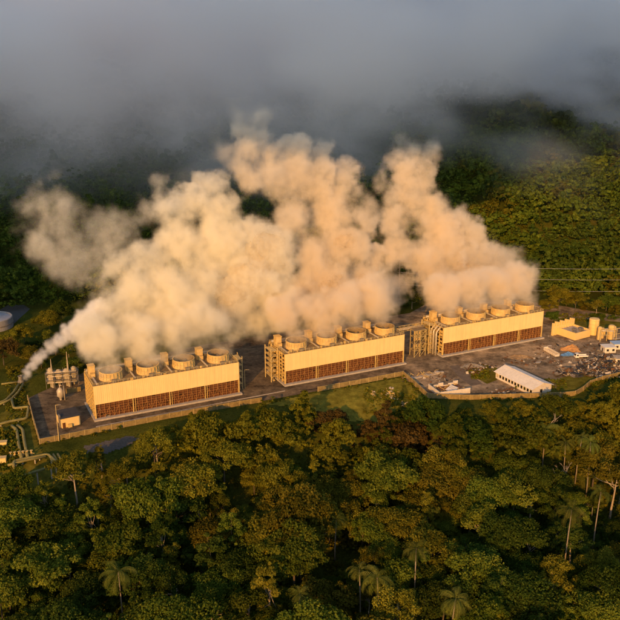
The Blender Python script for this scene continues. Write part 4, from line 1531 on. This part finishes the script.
# ---- the rest as masses nobody could count
LOW = []
for k, (R_, H_, nc, per, leaf, shp) in enumerate(((4.6, 8.5, 11, 15, 1.75, "round"), (5.4, 7.5, 12, 14, 1.9, "round"), (3.6, 10, 10, 14, 1.6, "tall"), (5.6, 7.0, 11, 15, 1.7, "umbrella"))):
    LOW.append(crown_np(300 + k, R_, H_, 3.0, nc, per, leaf, shp)[:3])
LOWF = []
for k, (R_, H_, nc, per, leaf, shp) in enumerate(((4.6, 8.5, 15, 26, 1.05, "round"), (5.4, 7.5, 16, 26, 1.1, "round"), (3.6, 10, 13, 26, 1.0, "tall"), (5.6, 7.0, 15, 28, 1.0, "umbrella"), (4.2, 9.5, 9, 24, 1.1, "round"))):
    LOWF.append(crown_np(320 + k, R_, H_, 3.0, nc, per, leaf, shp)[:3])
SHR = [crown_np(400 + k, 1.0, 1.0, .1, 7, 9, .42, "round")[:3] for k in range(4)]
MID = []
for k in (0, 1, 2, 4, 6):
    key, words_, R_, H_, base, nc, per, leaf, shape, droop = KINDS[k]
    MID.append(crown_np(500 + k, R_, H_, base, nc, int(per * .35), leaf * 1.7, shape, droop)[:3])


def mass(name, pts, srcs, mats, seed):
    """pts: x, y, z, scale, tint-shift, material number"""
    rg_ = np.random.default_rng(seed)
    for mi, m in enumerate(mats):
        VV, QQ, TT, n = [], [], [], 0
        for (x, y, z, s, dt, mm) in pts:
            if mm != mi:
                continue
            V_, Q_, T_ = srcs[int(rg_.integers(len(srcs)))]
            a = rg_.random() * 6.283
            c, s_ = math.cos(a), math.sin(a)
            sz = s * rg_.uniform(.8, 1.25)
            X = np.empty_like(V_)
            X[:, 0] = (V_[:, 0] * c - V_[:, 1] * s_) * s + x
            X[:, 1] = (V_[:, 0] * s_ + V_[:, 1] * c) * s + y
            X[:, 2] = V_[:, 2] * sz + z
            VV.append(X)
            QQ.append(Q_ + n)
            TT.append(np.clip(T_ * .75 + dt, 0, 1))
            n += len(V_)
        if VV:
            o = link(name, np_mesh(name, np.concatenate(VV), np.concatenate(QQ), m, np.concatenate(TT)))
            tag(o, kind="stuff")


TL_ = [L_DEEP, L_GREEN, L_OLIVE, L_GOLD, L_RUST]
NAME_I = {"deep green": 0, "mid green": 1, "olive": 2, "golden olive": 3, "rusty brown": 4}
mass("forest", [(x, y, z - .2, s, r * .3, NAME_I[tint_for(bx, my, x, y, r)]) for (y, x, z, k, s, r, bx, my, by) in rest], MID, TL_, 3)

# hillside forest behind the plant
pts = []
yy = 470.0
while yy < 1500:
    d = yy / 700
    sp = 6.6 * max(.9, d)
    half = yy * .43 + 40
    for x in np.arange(-half, half, sp):
        px_, py_ = x + rg.uniform(-.5, .5) * sp, yy + rg.uniform(-.5, .5) * sp
        bnd = py_ - (500 + .10 * px_)
        if bnd < -4:
            qx, qy = to_px((px_, py_, 0))
            if not (qx < 0 or (px_ < -60 and bnd > -90 and qx < 60) or (qx > 540 and qy < 300)):
                continue
        v = float(vnoise(px_, py_, 5, 3, 1 / 50)) + rg.normal(0, .25)
        warm = float(sstep(.1, .9, (px_ - 90) / 200)) * .4
        mi = 0 if v + warm < .45 else 1 if v + warm < 1.0 else 2 if v + warm < 1.5 else 3
        s = float(np.clip(rg.lognormal(0, .38), .45, 2.1)) * max(.85, min(d, 1.5) * .95)
        pts.append((px_, py_, float(height(px_, py_)) - 1.5, s, rg.uniform(-.05, .3), mi))
    yy += sp * .9
mass("hillside_forest", [q for q in pts if q[1] < 860], LOWF, TL_, 4)
mass("hillside_forest", [q for q in pts if q[1] >= 860], LOW, TL_, 6)

# undergrowth between the forest trees and on the slope below the wall
pts = []
for n in range(9000):
    y = rg.uniform(160, 420)
    x = rg.uniform(-.47, .47) * y * 1.05
    bx, by = to_px((x, y, float(height(x, y))))
    ex = float(edge_y(bx))
    if by < ex - 11 or (by < ex and rg.random() < .55) or by > 640:
        continue
    if by < ex - 2 and float(vnoise(x, y, 9, 3, 1 / 14)) < -.1:
        continue
    s = rg.uniform(.8, 2.0) * (.62 if by < ex + 5 else 1.25)
    tn = tint_for(bx, by, x, y, rg.random())
    if by < ex + 6 and tn == "deep green":
        tn = "olive"
    pts.append((x, y, float(height(x, y)) - .3, s, rg.uniform(-.1, .3), NAME_I[tn]))
for n in range(1500):                                  # weeds in the corners of the yard, lawn and pipe field
    a = rg.choice(6, p=[.30, .10, .06, .16, .12, .26])
    cx, cy, sx, sy = ((-2, 450, 22, 18), (540, 385, 25, 5), (480, 375, 9, 4), (390, 398, 26, 8), (575, 318, 25, 4), (25, 400, 18, 30))[a]
    bx, by = cx + rg.uniform(-1, 1) * sx, cy + rg.uniform(-1, 1) * sy
    if bx > 26 and a == 5:
        continue
    p = gp(bx, by)
    pts.append((p.x, p.y, float(height(p.x, p.y)) - .15, rg.uniform(.5, 1.1) * (1.5 if a == 0 else 1), rg.uniform(0, .3), int(rg.choice([0, 1, 2, 2, 3] if a == 0 else [1, 2, 2, 3]))))
for k in range(260):
    q = rg.random() * (len(FENCE_PX) - 1)
    i_ = int(q)
    a_, b_ = FENCE_PX[i_], FENCE_PX[i_ + 1]
    w_ = q - i_
    bx, by = a_[0] + (b_[0] - a_[0]) * w_, a_[1] + (b_[1] - a_[1]) * w_ + rg.choice([-1.6, .8, 1.5, 3.0])
    p = gp(bx, by)
    if float(vnoise(p.x, p.y, 21, 2, 1 / 18)) > -.1:
        pts.append((p.x, p.y, float(height(p.x, p.y)) - .2, rg.uniform(.5, 1.3), rg.uniform(0, .3), int(rg.choice([1, 2, 2, 3]))))
mass("undergrowth", pts, SHR, TL_, 5)


# ================================================================ STEAM AND LOW CLOUD
def vol_mat(name, col, dens, g):
    t = NT(name)
    v = t.n("ShaderNodeVolumePrincipled")
    v.inputs["Color"].default_value = (*col, 1)
    v.inputs["Density"].default_value = dens
    v.inputs["Anisotropy"].default_value = g
    t.l(v.outputs[0], t.out.inputs["Volume"])
    return t.m


M_STEAM = vol_mat("steam", (0.986, 0.94, 0.81), STEAM_DENS, 0.0)  # left plume's copy: warm, stronger light tinted into the colour
M_STEAM_DIM = vol_mat("steam_dimmed", (0.948, 0.862, 0.715), STEAM_DENS, 0.0)  # same steam, darker copy: weaker light on two plumes put into its colour
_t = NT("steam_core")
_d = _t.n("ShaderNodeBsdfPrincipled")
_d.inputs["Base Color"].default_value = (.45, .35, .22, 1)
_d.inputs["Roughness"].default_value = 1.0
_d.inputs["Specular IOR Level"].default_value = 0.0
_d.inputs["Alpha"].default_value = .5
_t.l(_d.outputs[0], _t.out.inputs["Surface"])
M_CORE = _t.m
M_CLOUD = vol_mat("low_cloud", (0.997, 0.997, 0.997), CLOUD_DENS, 0.5)


class GN:
    def __init__(self, name):
        self.g = bpy.data.node_groups.new(name, 'GeometryNodeTree')
        self.g.interface.new_socket("Geometry", in_out='INPUT', socket_type='NodeSocketGeometry')
        self.g.interface.new_socket("Geometry", in_out='OUTPUT', socket_type='NodeSocketGeometry')
        self.i = self.g.nodes.new("NodeGroupInput")
        self.o = self.g.nodes.new("NodeGroupOutput")

    def n(self, typ, **kw):
        nd = self.g.nodes.new(typ)
        for k, v in kw.items():
            setattr(nd, k, v)
        return nd

    def _s(self, sock, v):
        if isinstance(v, bpy.types.NodeSocket):
            self.g.links.new(v, sock)
        else:
            sock.default_value = v

    def math(self, op, a, b=0.0, c=0.0):
        m = self.n("ShaderNodeMath", operation=op)
        for s, v in zip(m.inputs, (a, b, c)):
            self._s(s, v)
        return m.outputs[0]

    def smooth(self, x, a, b):
        m = self.n("ShaderNodeMapRange", interpolation_type='SMOOTHSTEP')
        for s, v in zip(m.inputs, (x, a, b, 0.0, 1.0)):
            self._s(s, v)
        return m.outputs[0]

    def noise(self, vec, scale, detail, rough=.55, dim='3D'):
        z = self.n("ShaderNodeTexNoise")
        self.g.links.new(vec, z.inputs["Vector"])
        z.inputs["Scale"].default_value = scale
        z.inputs["Detail"].default_value = detail
        z.inputs["Roughness"].default_value = rough
        return z.outputs[0]


M_JET = vol_mat("white_steam", (0.99, 0.975, 0.95), STEAM_DENS * 2.2, 0.0)


def keep_large(me):
    """drop the specks of a mesh, keep its islands with over 12 % of the faces"""
    nv = len(me.vertices)
    co = np.empty(nv * 3, np.float32)
    me.vertices.foreach_get("co", co)
    ed = np.empty(len(me.edges) * 2, np.int32)
    me.edges.foreach_get("vertices", ed)
    ed = ed.reshape(-1, 2)
    lab = np.arange(nv)
    while True:                                            # spread the lowest number through each island
        new = lab.copy()
        np.minimum.at(new, ed[:, 0], lab[ed[:, 1]])
        np.minimum.at(new, ed[:, 1], lab[ed[:, 0]])
        new = new[new]
        if (new == lab).all():
            break
        lab = new
    nl = len(me.loops)
    lv = np.empty(nl, np.int32)
    me.loops.foreach_get("vertex_index", lv)
    ls = np.empty(len(me.polygons), np.int32)
    lt = np.empty(len(me.polygons), np.int32)
    me.polygons.foreach_get("loop_start", ls)
    me.polygons.foreach_get("loop_total", lt)
    fl = lab[lv[ls]]
    ids, cnt = np.unique(fl, return_counts=True)
    good = np.isin(fl, ids[cnt >= min(.12 * cnt.sum(), cnt.max())])
    faces = [tuple(lv[s:s + t]) for s, t in zip(ls[good], lt[good])]
    used = np.unique(np.concatenate([np.array(f) for f in faces]))
    re_ = np.full(nv, -1)
    re_[used] = np.arange(len(used))
    out = bpy.data.meshes.new("core")
    out.from_pydata(co.reshape(-1, 3)[used].tolist(), [], [tuple(int(re_[i]) for i in f) for f in faces])
    return out


def plume(name, label, puffs, voxel, seed, soft=4.2, group_="steam plumes", warp=((.035, 16.0), (.10, 6.0)), nscale=.085, namp=17.0, core_at=5.6, uneven=.032, blur=2, vmat=None):
    """puffs: world x, y, z, radius, density weight.  Each grows smaller puffs on its skin; the field is how deep a point lies inside them."""
    rg_ = np.random.default_rng(seed)
    S_ = [np.array(puffs, float)]
    for lev, (nk, lo, hi, dist) in enumerate(((12, .30, .58, .78), (8, .28, .55, .85))):
        par = S_[-1]
        kids = []
        for (x, y, z, r, w) in par:
            for _ in range(nk):
                u = rg_.standard_normal(3)
                u /= np.linalg.norm(u)
                kr = r * rg_.uniform(lo, hi)
                if kr < voxel * 1.0:
                    continue
                q = r * dist * rg_.uniform(.8, 1.12)
                kids.append((x + u[0] * q, y + u[1] * q, z + u[2] * q, kr, w))
        if kids:
            S_.append(np.array(kids))
    A_ = np.concatenate(S_)
    A_ = A_[A_[:, 2] > 8.0 if name != "steam_jet" else A_[:, 2] > 2.5]
    A_ = A_[np.argsort(A_[:, 4] < .25, kind='stable')]   # thin vapour only where no thick steam is
    mar = 4.0
    lo = (A_[:, :3] - A_[:, 3:4]).min(0) - mar
    hi = (A_[:, :3] + A_[:, 3:4]).max(0) + mar
    dims = np.ceil((hi - lo) / voxel).astype(int) + 1
    hi = lo + (dims - 1) * voxel
    D = np.full(dims[::-1], -mar, np.float32)          # z, y, x
    Wt = np.zeros(dims[::-1], np.float32)
    for (x, y, z, r, w) in A_:
        a = np.maximum(np.floor((np.array((x, y, z)) - r - mar - lo) / voxel).astype(int), 0)
        b = np.minimum(np.ceil((np.array((x, y, z)) + r + mar - lo) / voxel).astype(int) + 1, dims)
        xs = lo[0] + np.arange(a[0], b[0]) * voxel - x
        ys = lo[1] + np.arange(a[1], b[1]) * voxel - y
        zs = lo[2] + np.arange(a[2], b[2]) * voxel - z
        d = (r - np.sqrt(xs[None, None, :] ** 2 + ys[None, :, None] ** 2 + zs[:, None, None] ** 2)).astype(np.float32)
        sl = (slice(a[2], b[2]), slice(a[1], b[1]), slice(a[0], b[0]))
        m = (d > D[sl]) & ((w >= .25) | (D[sl] < 0) | (Wt[sl] < .25))
        D[sl] = np.where(m, d, D[sl])
        Wt[sl] = np.where(m, w, Wt[sl])
    Wt = np.where(D > -mar, Wt, 0)
    for ax in (0, 1, 2):                                   # melt the puffs into one another
        for _ in range(blur):
            D = (D + np.roll(D, 1, ax) + np.roll(D, -1, ax) + np.roll(D, 2, ax) + np.roll(D, -2, ax)) * np.float32(.2)
    zz, yy_, xx = np.meshgrid(*(lo[i_] + np.arange(dims[i_]) * voxel for i_ in (2, 1, 0)), indexing='ij')
    me = bpy.data.meshes.new("vapour")
    n = D.size
    me.vertices.add(n)
    me.vertices.foreach_set("co", np.stack([xx, yy_, zz], -1).astype(np.float32).ravel())
    for nm, arr in (("depth", D), ("weight", Wt)):
        at = me.attributes.new(nm, 'FLOAT', 'POINT')
        at.data.foreach_set("value", arr.ravel())

    def group(core):
        G = GN(name)
        pos = G.n("GeometryNodeInputPosition").outputs[0]
        p = pos
        for sc_, am in warp:                              # stir the puffs
            z_ = G.n("ShaderNodeTexNoise")
            G.g.links.new(pos, z_.inputs["Vector"])
            z_.inputs["Scale"].default_value, z_.inputs["Detail"].default_value = sc_, 3
            v1, v2, v3 = (G.n("ShaderNodeVectorMath", operation=o_) for o_ in ('SUBTRACT', 'SCALE', 'ADD'))
            G.g.links.new(z_.outputs["Color"], v1.inputs[0])
            v1.inputs[1].default_value = (.5, .5, .5)
            G.g.links.new(v1.outputs[0], v2.inputs[0])
            v2.inputs["Scale"].default_value = am
            G.g.links.new(p, v3.inputs[0])
            G.g.links.new(v2.outputs[0], v3.inputs[1])
            p = v3.outputs[0]
        sx = G.n("ShaderNodeSeparateXYZ")
        G.g.links.new(p, sx.inputs[0])
        ii = [G.math('MINIMUM', G.math('MAXIMUM', G.math('ROUND', G.math('DIVIDE', G.math('SUBTRACT', sx.outputs[k], float(lo[k])), voxel)), 0.0), float(dims[k] - 1)) for k in range(3)]
        row = G.math('MULTIPLY_ADD', ii[2], float(dims[1]), ii[1])      # z*ny + y, small enough to be exact
        f2i = []
        for v in (row, ii[0]):
            c = G.n("FunctionNodeFloatToInt", rounding_mode='ROUND')
            G.g.links.new(v, c.inputs[0])
            f2i.append(c.outputs[0])
        im = G.n("FunctionNodeIntegerMath", operation='MULTIPLY_ADD')
        G.g.links.new(f2i[0], im.inputs[0])
        im.inputs[1].default_value = int(dims[0])
        G.g.links.new(f2i[1], im.inputs[2])
        idx = im.outputs[0]

        def sample(nm):
            na = G.n("GeometryNodeInputNamedAttribute", data_type='FLOAT')
            na.inputs["Name"].default_value = nm
            s = G.n("GeometryNodeSampleIndex", data_type='FLOAT', domain='POINT')
            G.g.links.new(G.i.outputs[0], s.inputs[0])
            G.g.links.new(na.outputs[0], s.inputs["Value"])
            G.g.links.new(idx, s.inputs["Index"])
            return s.outputs[0]
        dep, wt = sample("depth"), sample("weight")
        m = G.n("ShaderNodeMapRange", interpolation_type='SMOOTHSTEP')
        for s_, v in zip(m.inputs, (G.noise(pos, uneven, 5, .6), 0.36, .58, .50, 1.0)):
            G._s(s_, v)
        thick = G.math('MULTIPLY', wt, m.outputs[0])
        nz = G.noise(pos, nscale, 8, .72)
        dn = G.math('MULTIPLY_ADD', G.math('SUBTRACT', nz, .5), namp, dep)
        if core:
            dens = G.math('MULTIPLY', G.smooth(dn, core_at, core_at + 1.5), G.smooth(wt, .42, .5))
        else:
            dens = G.math('MULTIPLY', G.smooth(dn, -0.8, soft), thick)
            dens = G.math('MULTIPLY', dens, G.smooth(G.noise(pos, nscale * 2.6, 4, .65), .26, .60))
            thin = G.math('MAXIMUM', G.smooth(wt, .18, .3), G.math('MULTIPLY', G.smooth(G.noise(pos, .04, 6, .62), .42, .70), G.smooth(dn, -1.0, 16.0)))
            dens = G.math('MULTIPLY', dens, thin)
        vc = G.n("GeometryNodeVolumeCube")
        G.g.links.new(dens, vc.inputs["Density"])
        vc.inputs["Min"].default_value = tuple(lo)
        vc.inputs["Max"].default_value = tuple(hi)
        for k, nm in enumerate(("Resolution X", "Resolution Y", "Resolution Z")):
            vc.inputs[nm].default_value = int(dims[k])
        last = vc.outputs[0]
        if core:
            vm = G.n("GeometryNodeVolumeToMesh")
            G.g.links.new(last, vm.inputs[0])
            vm.inputs["Threshold"].default_value = .5
            last = vm.outputs[0]
        sm = G.n("GeometryNodeSetMaterial")
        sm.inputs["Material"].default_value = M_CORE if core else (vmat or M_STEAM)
        G.g.links.new(last, sm.inputs[0])
        G.g.links.new(sm.outputs[0], G.o.inputs[0])
        return G.g

    vap = link("vapour", me)
    me.materials.append(vmat or M_STEAM)
    md = vap.modifiers.new("grow", 'NODES')
    md.node_group = group(True)
    dg = bpy.context.evaluated_depsgraph_get()
    cme = bpy.data.meshes.new_from_object(vap.evaluated_get(dg), depsgraph=dg)
    cme = keep_large(cme)
    cme.name = name
    cme.polygons.foreach_set("use_smooth", [True] * len(cme.polygons))
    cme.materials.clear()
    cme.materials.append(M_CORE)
    o = link(name, cme)
    tag(o, label, "steam", group_)
    md.node_group = group(False)
    vap.parent = o
    vap["kind"] = "stuff"
    print(name, "spheres", len(A_), "grid", dims, n, "core faces", len(cme.polygons))
    return o


def stack_world(tower, c):
    return T0 + TU * (T_OFF[tower] + (c + .56) * CELL) + TV * (TW * .38) + Vector((0, 0, THT + 4.2))


def px_puffs(lst, yfun, wscale=1.0):
    out = []
    for e in lst:
        px, py, r = e[:3]
        w = e[3] if len(e) > 3 else 1.0
        Y = yfun(px, py) + (e[4] if len(e) > 4 else 0)
        p = at_y(px, py, Y)
        dist = (p - Vector((0, 0, CAM_H))).length
        out.append((p.x, p.y, p.z, r * dist / F_PX * .80, w * wscale))
    return out


def tower_y(px):
    """depth of the fan line behind a photo column"""
    return float(np.interp(px, [60, 110, 215, 293, 382, 449, 525, 600], [310, 326, 355, 376, 402, 424, 449, 475]))


def yf(px, py):
    return tower_y(px) + 7 + .16 * max(0, 335 - py)


def stack_puffs(t, w=(1, 1, 1, 1)):
    out = []
    for c in range(4):
        s = stack_world(t, c)
        for k, (h, r) in enumerate(((0.5, 5.0), (4.0, 6.2), (8.5, 7.6), (13.5, 9.5))):
            out.append((s.x - h * .35, s.y + h * .3, s.z + h, r, w[c] * (1.0 + .1 * k)))
    return out


P1 = [(128, 232, 16, .36), (112, 240, 18, .42), (95, 232, 14, .32), (24, 205, 15, .3), (34, 185, 13, .27), (18, 228, 14, .3), (56, 170, 12, .26), (85, 215, 15, .28), (145, 215, 16, .5), (132, 262, 18, .7), (255, 325, 20), (275, 312, 22), (236, 335, 13), (112, 350, 13, 1, -7), (128, 340, 16, 1, -6), (100, 345, 11, 1, -5), (150, 325, 22, 1, -4), (230, 300, 36), (190, 305, 32), (270, 255, 36), (95, 255, 26, 0.28), (40, 245, 24, .35), (70, 215, 26, .3), (30, 215, 18, .25), (60, 180, 18, .16), (110, 225, 24, .35),
      (112, 345, 12), (135, 340, 14), (160, 338, 13, .8), (185, 332, 13, .7), (212, 330, 13, .7), (240, 328, 13, .7), (90, 330, 12, .7), (150, 300, 40, .10), (250, 270, 55, .10), (120, 250, 40, .10), (60, 230, 40, .10), (200, 190, 40, .10), (270, 330, 18, .12),
      (105, 335, 13), (125, 322, 20), (160, 318, 24), (195, 316, 26), (232, 314, 26), (100, 305, 20), (130, 292, 26), (165, 280, 30), (205, 276, 34), (245, 278, 36), (280, 292, 28),
      (145, 258, 22), (180, 243, 27), (218, 240, 32), (258, 246, 32), (112, 270, 17), (95, 285, 15),
      (165, 205, 18, .8), (190, 205, 22, .85), (210, 188, 20, .75), (160, 182, 12, .6), (215, 215, 24, .8), (180, 225, 20, .8),
      (60, 262, 20, 0.31), (45, 232, 19, 0.28), (72, 240, 20, 0.28), (38, 210, 14, .34), (55, 200, 14, .3), (100, 248, 18, 0.31), (28, 240, 12, .3), (80, 275, 18, 0.34), (120, 240, 18, 0.28), (62, 183, 10, .22), (32, 255, 14, .4), (105, 265, 16, .7)]
P2 = [(275, 160, 20, .8), (262, 140, 16, .65), (300, 175, 24, 1), (320, 165, 18, .8), (345, 175, 18, .75), (240, 165, 18, .7), (372, 205, 16, .7), (310, 326, 12, .8), (340, 320, 12, .8), (370, 312, 12, .8), (285, 322, 12, .8), (330, 180, 45, .10), (250, 130, 32, .10), (380, 240, 35, .10), (300, 145, 28, .10), (400, 300, 16, .1),
      (298, 318, 14), (325, 312, 16), (352, 306, 16), (380, 302, 15), (300, 292, 26), (332, 284, 30), (366, 284, 27), (392, 290, 20), (312, 256, 28), (346, 244, 28), (382, 258, 20),
      (292, 218, 26, .9), (330, 215, 26, .9), (364, 220, 20, .85), (280, 180, 24, .85), (312, 185, 24, .85), (342, 196, 20, .8), (248, 178, 22, .75), (250, 150, 20, .7), (222, 150, 16, .55), (242, 122, 17, .55), (262, 118, 14, .45), (215, 135, 12, .4),
      (298, 152, 18, .75), (322, 150, 14, .7), (300, 165, 18, .8), (270, 140, 13, .6), (360, 190, 13, .5), (230, 105, 9, .3), (268, 104, 9, .3)]
P3 = [(440, 225, 22, 1.3), (428, 200, 18, 1.2), (450, 245, 22, 1.3), (475, 255, 20, 1.2), (412, 205, 16, 1.2), (430, 150, 13, .8), (418, 165, 15, 1), (400, 250, 20, 1.4), (396, 222, 20, 1.4), (425, 262, 22, 1.4), (405, 175, 18, 1.3), (460, 300, 12, .8), (490, 295, 12, .8), (515, 290, 12, .8), (470, 250, 45, .10), (415, 180, 32, .10), (420, 280, 25, .10),
      (455, 290, 16), (482, 284, 18), (508, 280, 18), (522, 272, 12), (436, 280, 20), (462, 262, 23), (492, 258, 22), (440, 248, 23), (470, 238, 18), (415, 258, 18), (505, 262, 18),
      (432, 218, 22), (458, 220, 16), (405, 222, 19, .9), (400, 194, 19, .85), (422, 190, 17, .9), (396, 164, 16, .75), (416, 152, 15, .75), (436, 142, 10, .6), (402, 138, 11, .6), (382, 186, 13, .6), (384, 214, 13, .6), (440, 200, 13, .8), (405, 285, 13, .8), (420, 175, 15, .8)]
PJ = [(21.5, 381, 2.6, 1.3), (24.0, 377, 3.4, 1.3), (27.5, 372, 4.2, 1.2), (32.5, 366, 5.2, 1.1), (38, 359, 6.2), (44, 353, 6.0), (51, 347, 7.0), (59, 341, 8.0), (68, 334, 9.0), (78, 327, 10.5), (88, 319, 12), (98, 310, 13)]

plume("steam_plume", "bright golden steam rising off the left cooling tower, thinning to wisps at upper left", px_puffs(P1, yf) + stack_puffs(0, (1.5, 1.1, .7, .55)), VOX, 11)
plume("steam_plume", "tall billowing steam plume rising off the middle cooling tower up to the grey cloud", px_puffs(P2, yf) + stack_puffs(1), VOX, 12, vmat=M_STEAM_DIM)
plume("steam_plume", "steam plume rising off the far cooling tower against the dark hillside", px_puffs(P3, yf) + stack_puffs(2), VOX, 13, vmat=M_STEAM_DIM)
plume("steam_jet", "narrow white steam jet slanting up from the small vent at the left", px_puffs(PJ, lambda px, py: VENT.y + 1 + (px - 22) * .06 - max(0, px - 60) * .5), VOX * .65, 14, soft=1.2, warp=((.12, 3.0),), nscale=.2, namp=4.0, core_at=2.0, blur=0, vmat=M_JET)

# ---- unseen blocker added behind the viewpoint to shade hills and cloud; sun passes below
def sun_blocker():
    rg_ = np.random.default_rng(77)
    mb = MB()
    ic = []
    for j in range(9):
        for k in range(17):
            ic.append((math.pi * j / 8, 2 * math.pi * k / 16))
    for n in range(330):
        x = rg_.uniform(-1100, 900)
        up = rg_.random() ** 1.3
        bot = float(np.interp(x, [-1100, -440, -300, -70, 60, 900], [150, 160, 225, 305, 350, 370])) + BLOCKER_LIFT
        r = rg_.uniform(35, 85) * (.6 + up)
        z = bot + r * .8 + up * 230
        y = -300 - up * 130 + rg_.uniform(-50, 50) - (z - bot) * .35
        o_ = len(mb.v)
        for th, ph in ic:
            rr_ = r * (1 + .10 * math.sin(3 * ph + n) * math.sin(th) + .08 * math.cos(5 * th + n))
            mb.v.append((x + rr_ * 1.5 * math.sin(th) * math.cos(ph), y + rr_ * math.sin(th) * math.sin(ph), z + rr_ * .8 * math.cos(th)))
        for j in range(8):
            for k in range(16):
                a = o_ + j * 17 + k
                mb.f.append((a, a + 17, a + 18, a + 1))
    tag(mb.build("sun_blocker_puffs", paint("blocker_grey", (.8, .8, .8), 1.0, var=.03), smooth=True), kind="stuff")


sun_blocker()

# ---- low cloud lying on the hills
G = GN("low_cloud")
pos = G.n("GeometryNodeInputPosition").outputs[0]
sx = G.n("ShaderNodeSeparateXYZ")
G.g.links.new(pos, sx.inputs[0])
x_, y_, z_ = sx.outputs
n1 = G.noise(pos, .0075, 7, .6)
n2 = G.noise(pos, .018, 6, .62)
n3 = G.noise(pos, .0024, 2, .5)
st_ = G.n("ShaderNodeVectorMath", operation='MULTIPLY')
G.g.links.new(pos, st_.inputs[0])
st_.inputs[1].default_value = (.6, .5, 1.2)
n4 = G.noise(st_.outputs[0], .013, 8, .6)
# cloud base: lower on the left, higher on the right, ragged
base = G.math('MULTIPLY_ADD', G.smooth(x_, -40.0, 190.0), 48.0, 34.0)
hgt = G.math('SUBTRACT', z_, base)
hgt = G.math('MULTIPLY_ADD', G.math('SUBTRACT', n1, .5), 150.0, hgt)
hgt = G.math('MULTIPLY_ADD', G.math('SUBTRACT', n2, .5), 110.0, hgt)
body = G.smooth(hgt, -10.0, 120.0)
body = G.math('MULTIPLY', body, G.smooth(y_, 590.0, 690.0))
body = G.math('MULTIPLY', body, G.math('MULTIPLY_ADD', G.smooth(n4, .42, .60), .88, .12))
left = G.math('MULTIPLY', G.smooth(x_, 130.0, -120.0), G.smooth(hgt, -75.0, 20.0))
veil = G.math('MULTIPLY', left, G.math('MULTIPLY', G.smooth(y_, 560.0, 680.0), .085))
wisp = G.math('MULTIPLY', G.smooth(n4, .50, .66), G.math('MULTIPLY', G.smooth(hgt, -70.0, 10.0), G.math('MULTIPLY', G.smooth(y_, 570.0, 640.0), .30)))
veil = G.math('ADD', veil, wisp)
dens = G.math('ADD', G.math('MULTIPLY', body, G.math('MULTIPLY_ADD', n3, 1.2, .2)), veil)
LO, HI, VX = (-620, 560, -6), (680, 1180, 252), 6.0
vc = G.n("GeometryNodeVolumeCube")
G.g.links.new(dens, vc.inputs["Density"])
vc.inputs["Min"].default_value, vc.inputs["Max"].default_value = LO, HI
for k, nm in enumerate(("Resolution X", "Resolution Y", "Resolution Z")):
    vc.inputs[nm].default_value = int((HI[k] - LO[k]) / VX)
sm = G.n("GeometryNodeSetMaterial")
sm.inputs["Material"].default_value = M_CLOUD
G.g.links.new(vc.outputs[0], sm.inputs[0])
G.g.links.new(sm.outputs[0], G.o.inputs[0])
cm = bpy.data.meshes.new("cloud")
cm.from_pydata([LO, HI], [], [])
cm.materials.append(M_CLOUD)
o = link("cloud", cm)
tag(o, kind="stuff")
o.modifiers.new("grow", 'NODES').node_group = G.g
print("leaf-tree things", len(ROOTS))
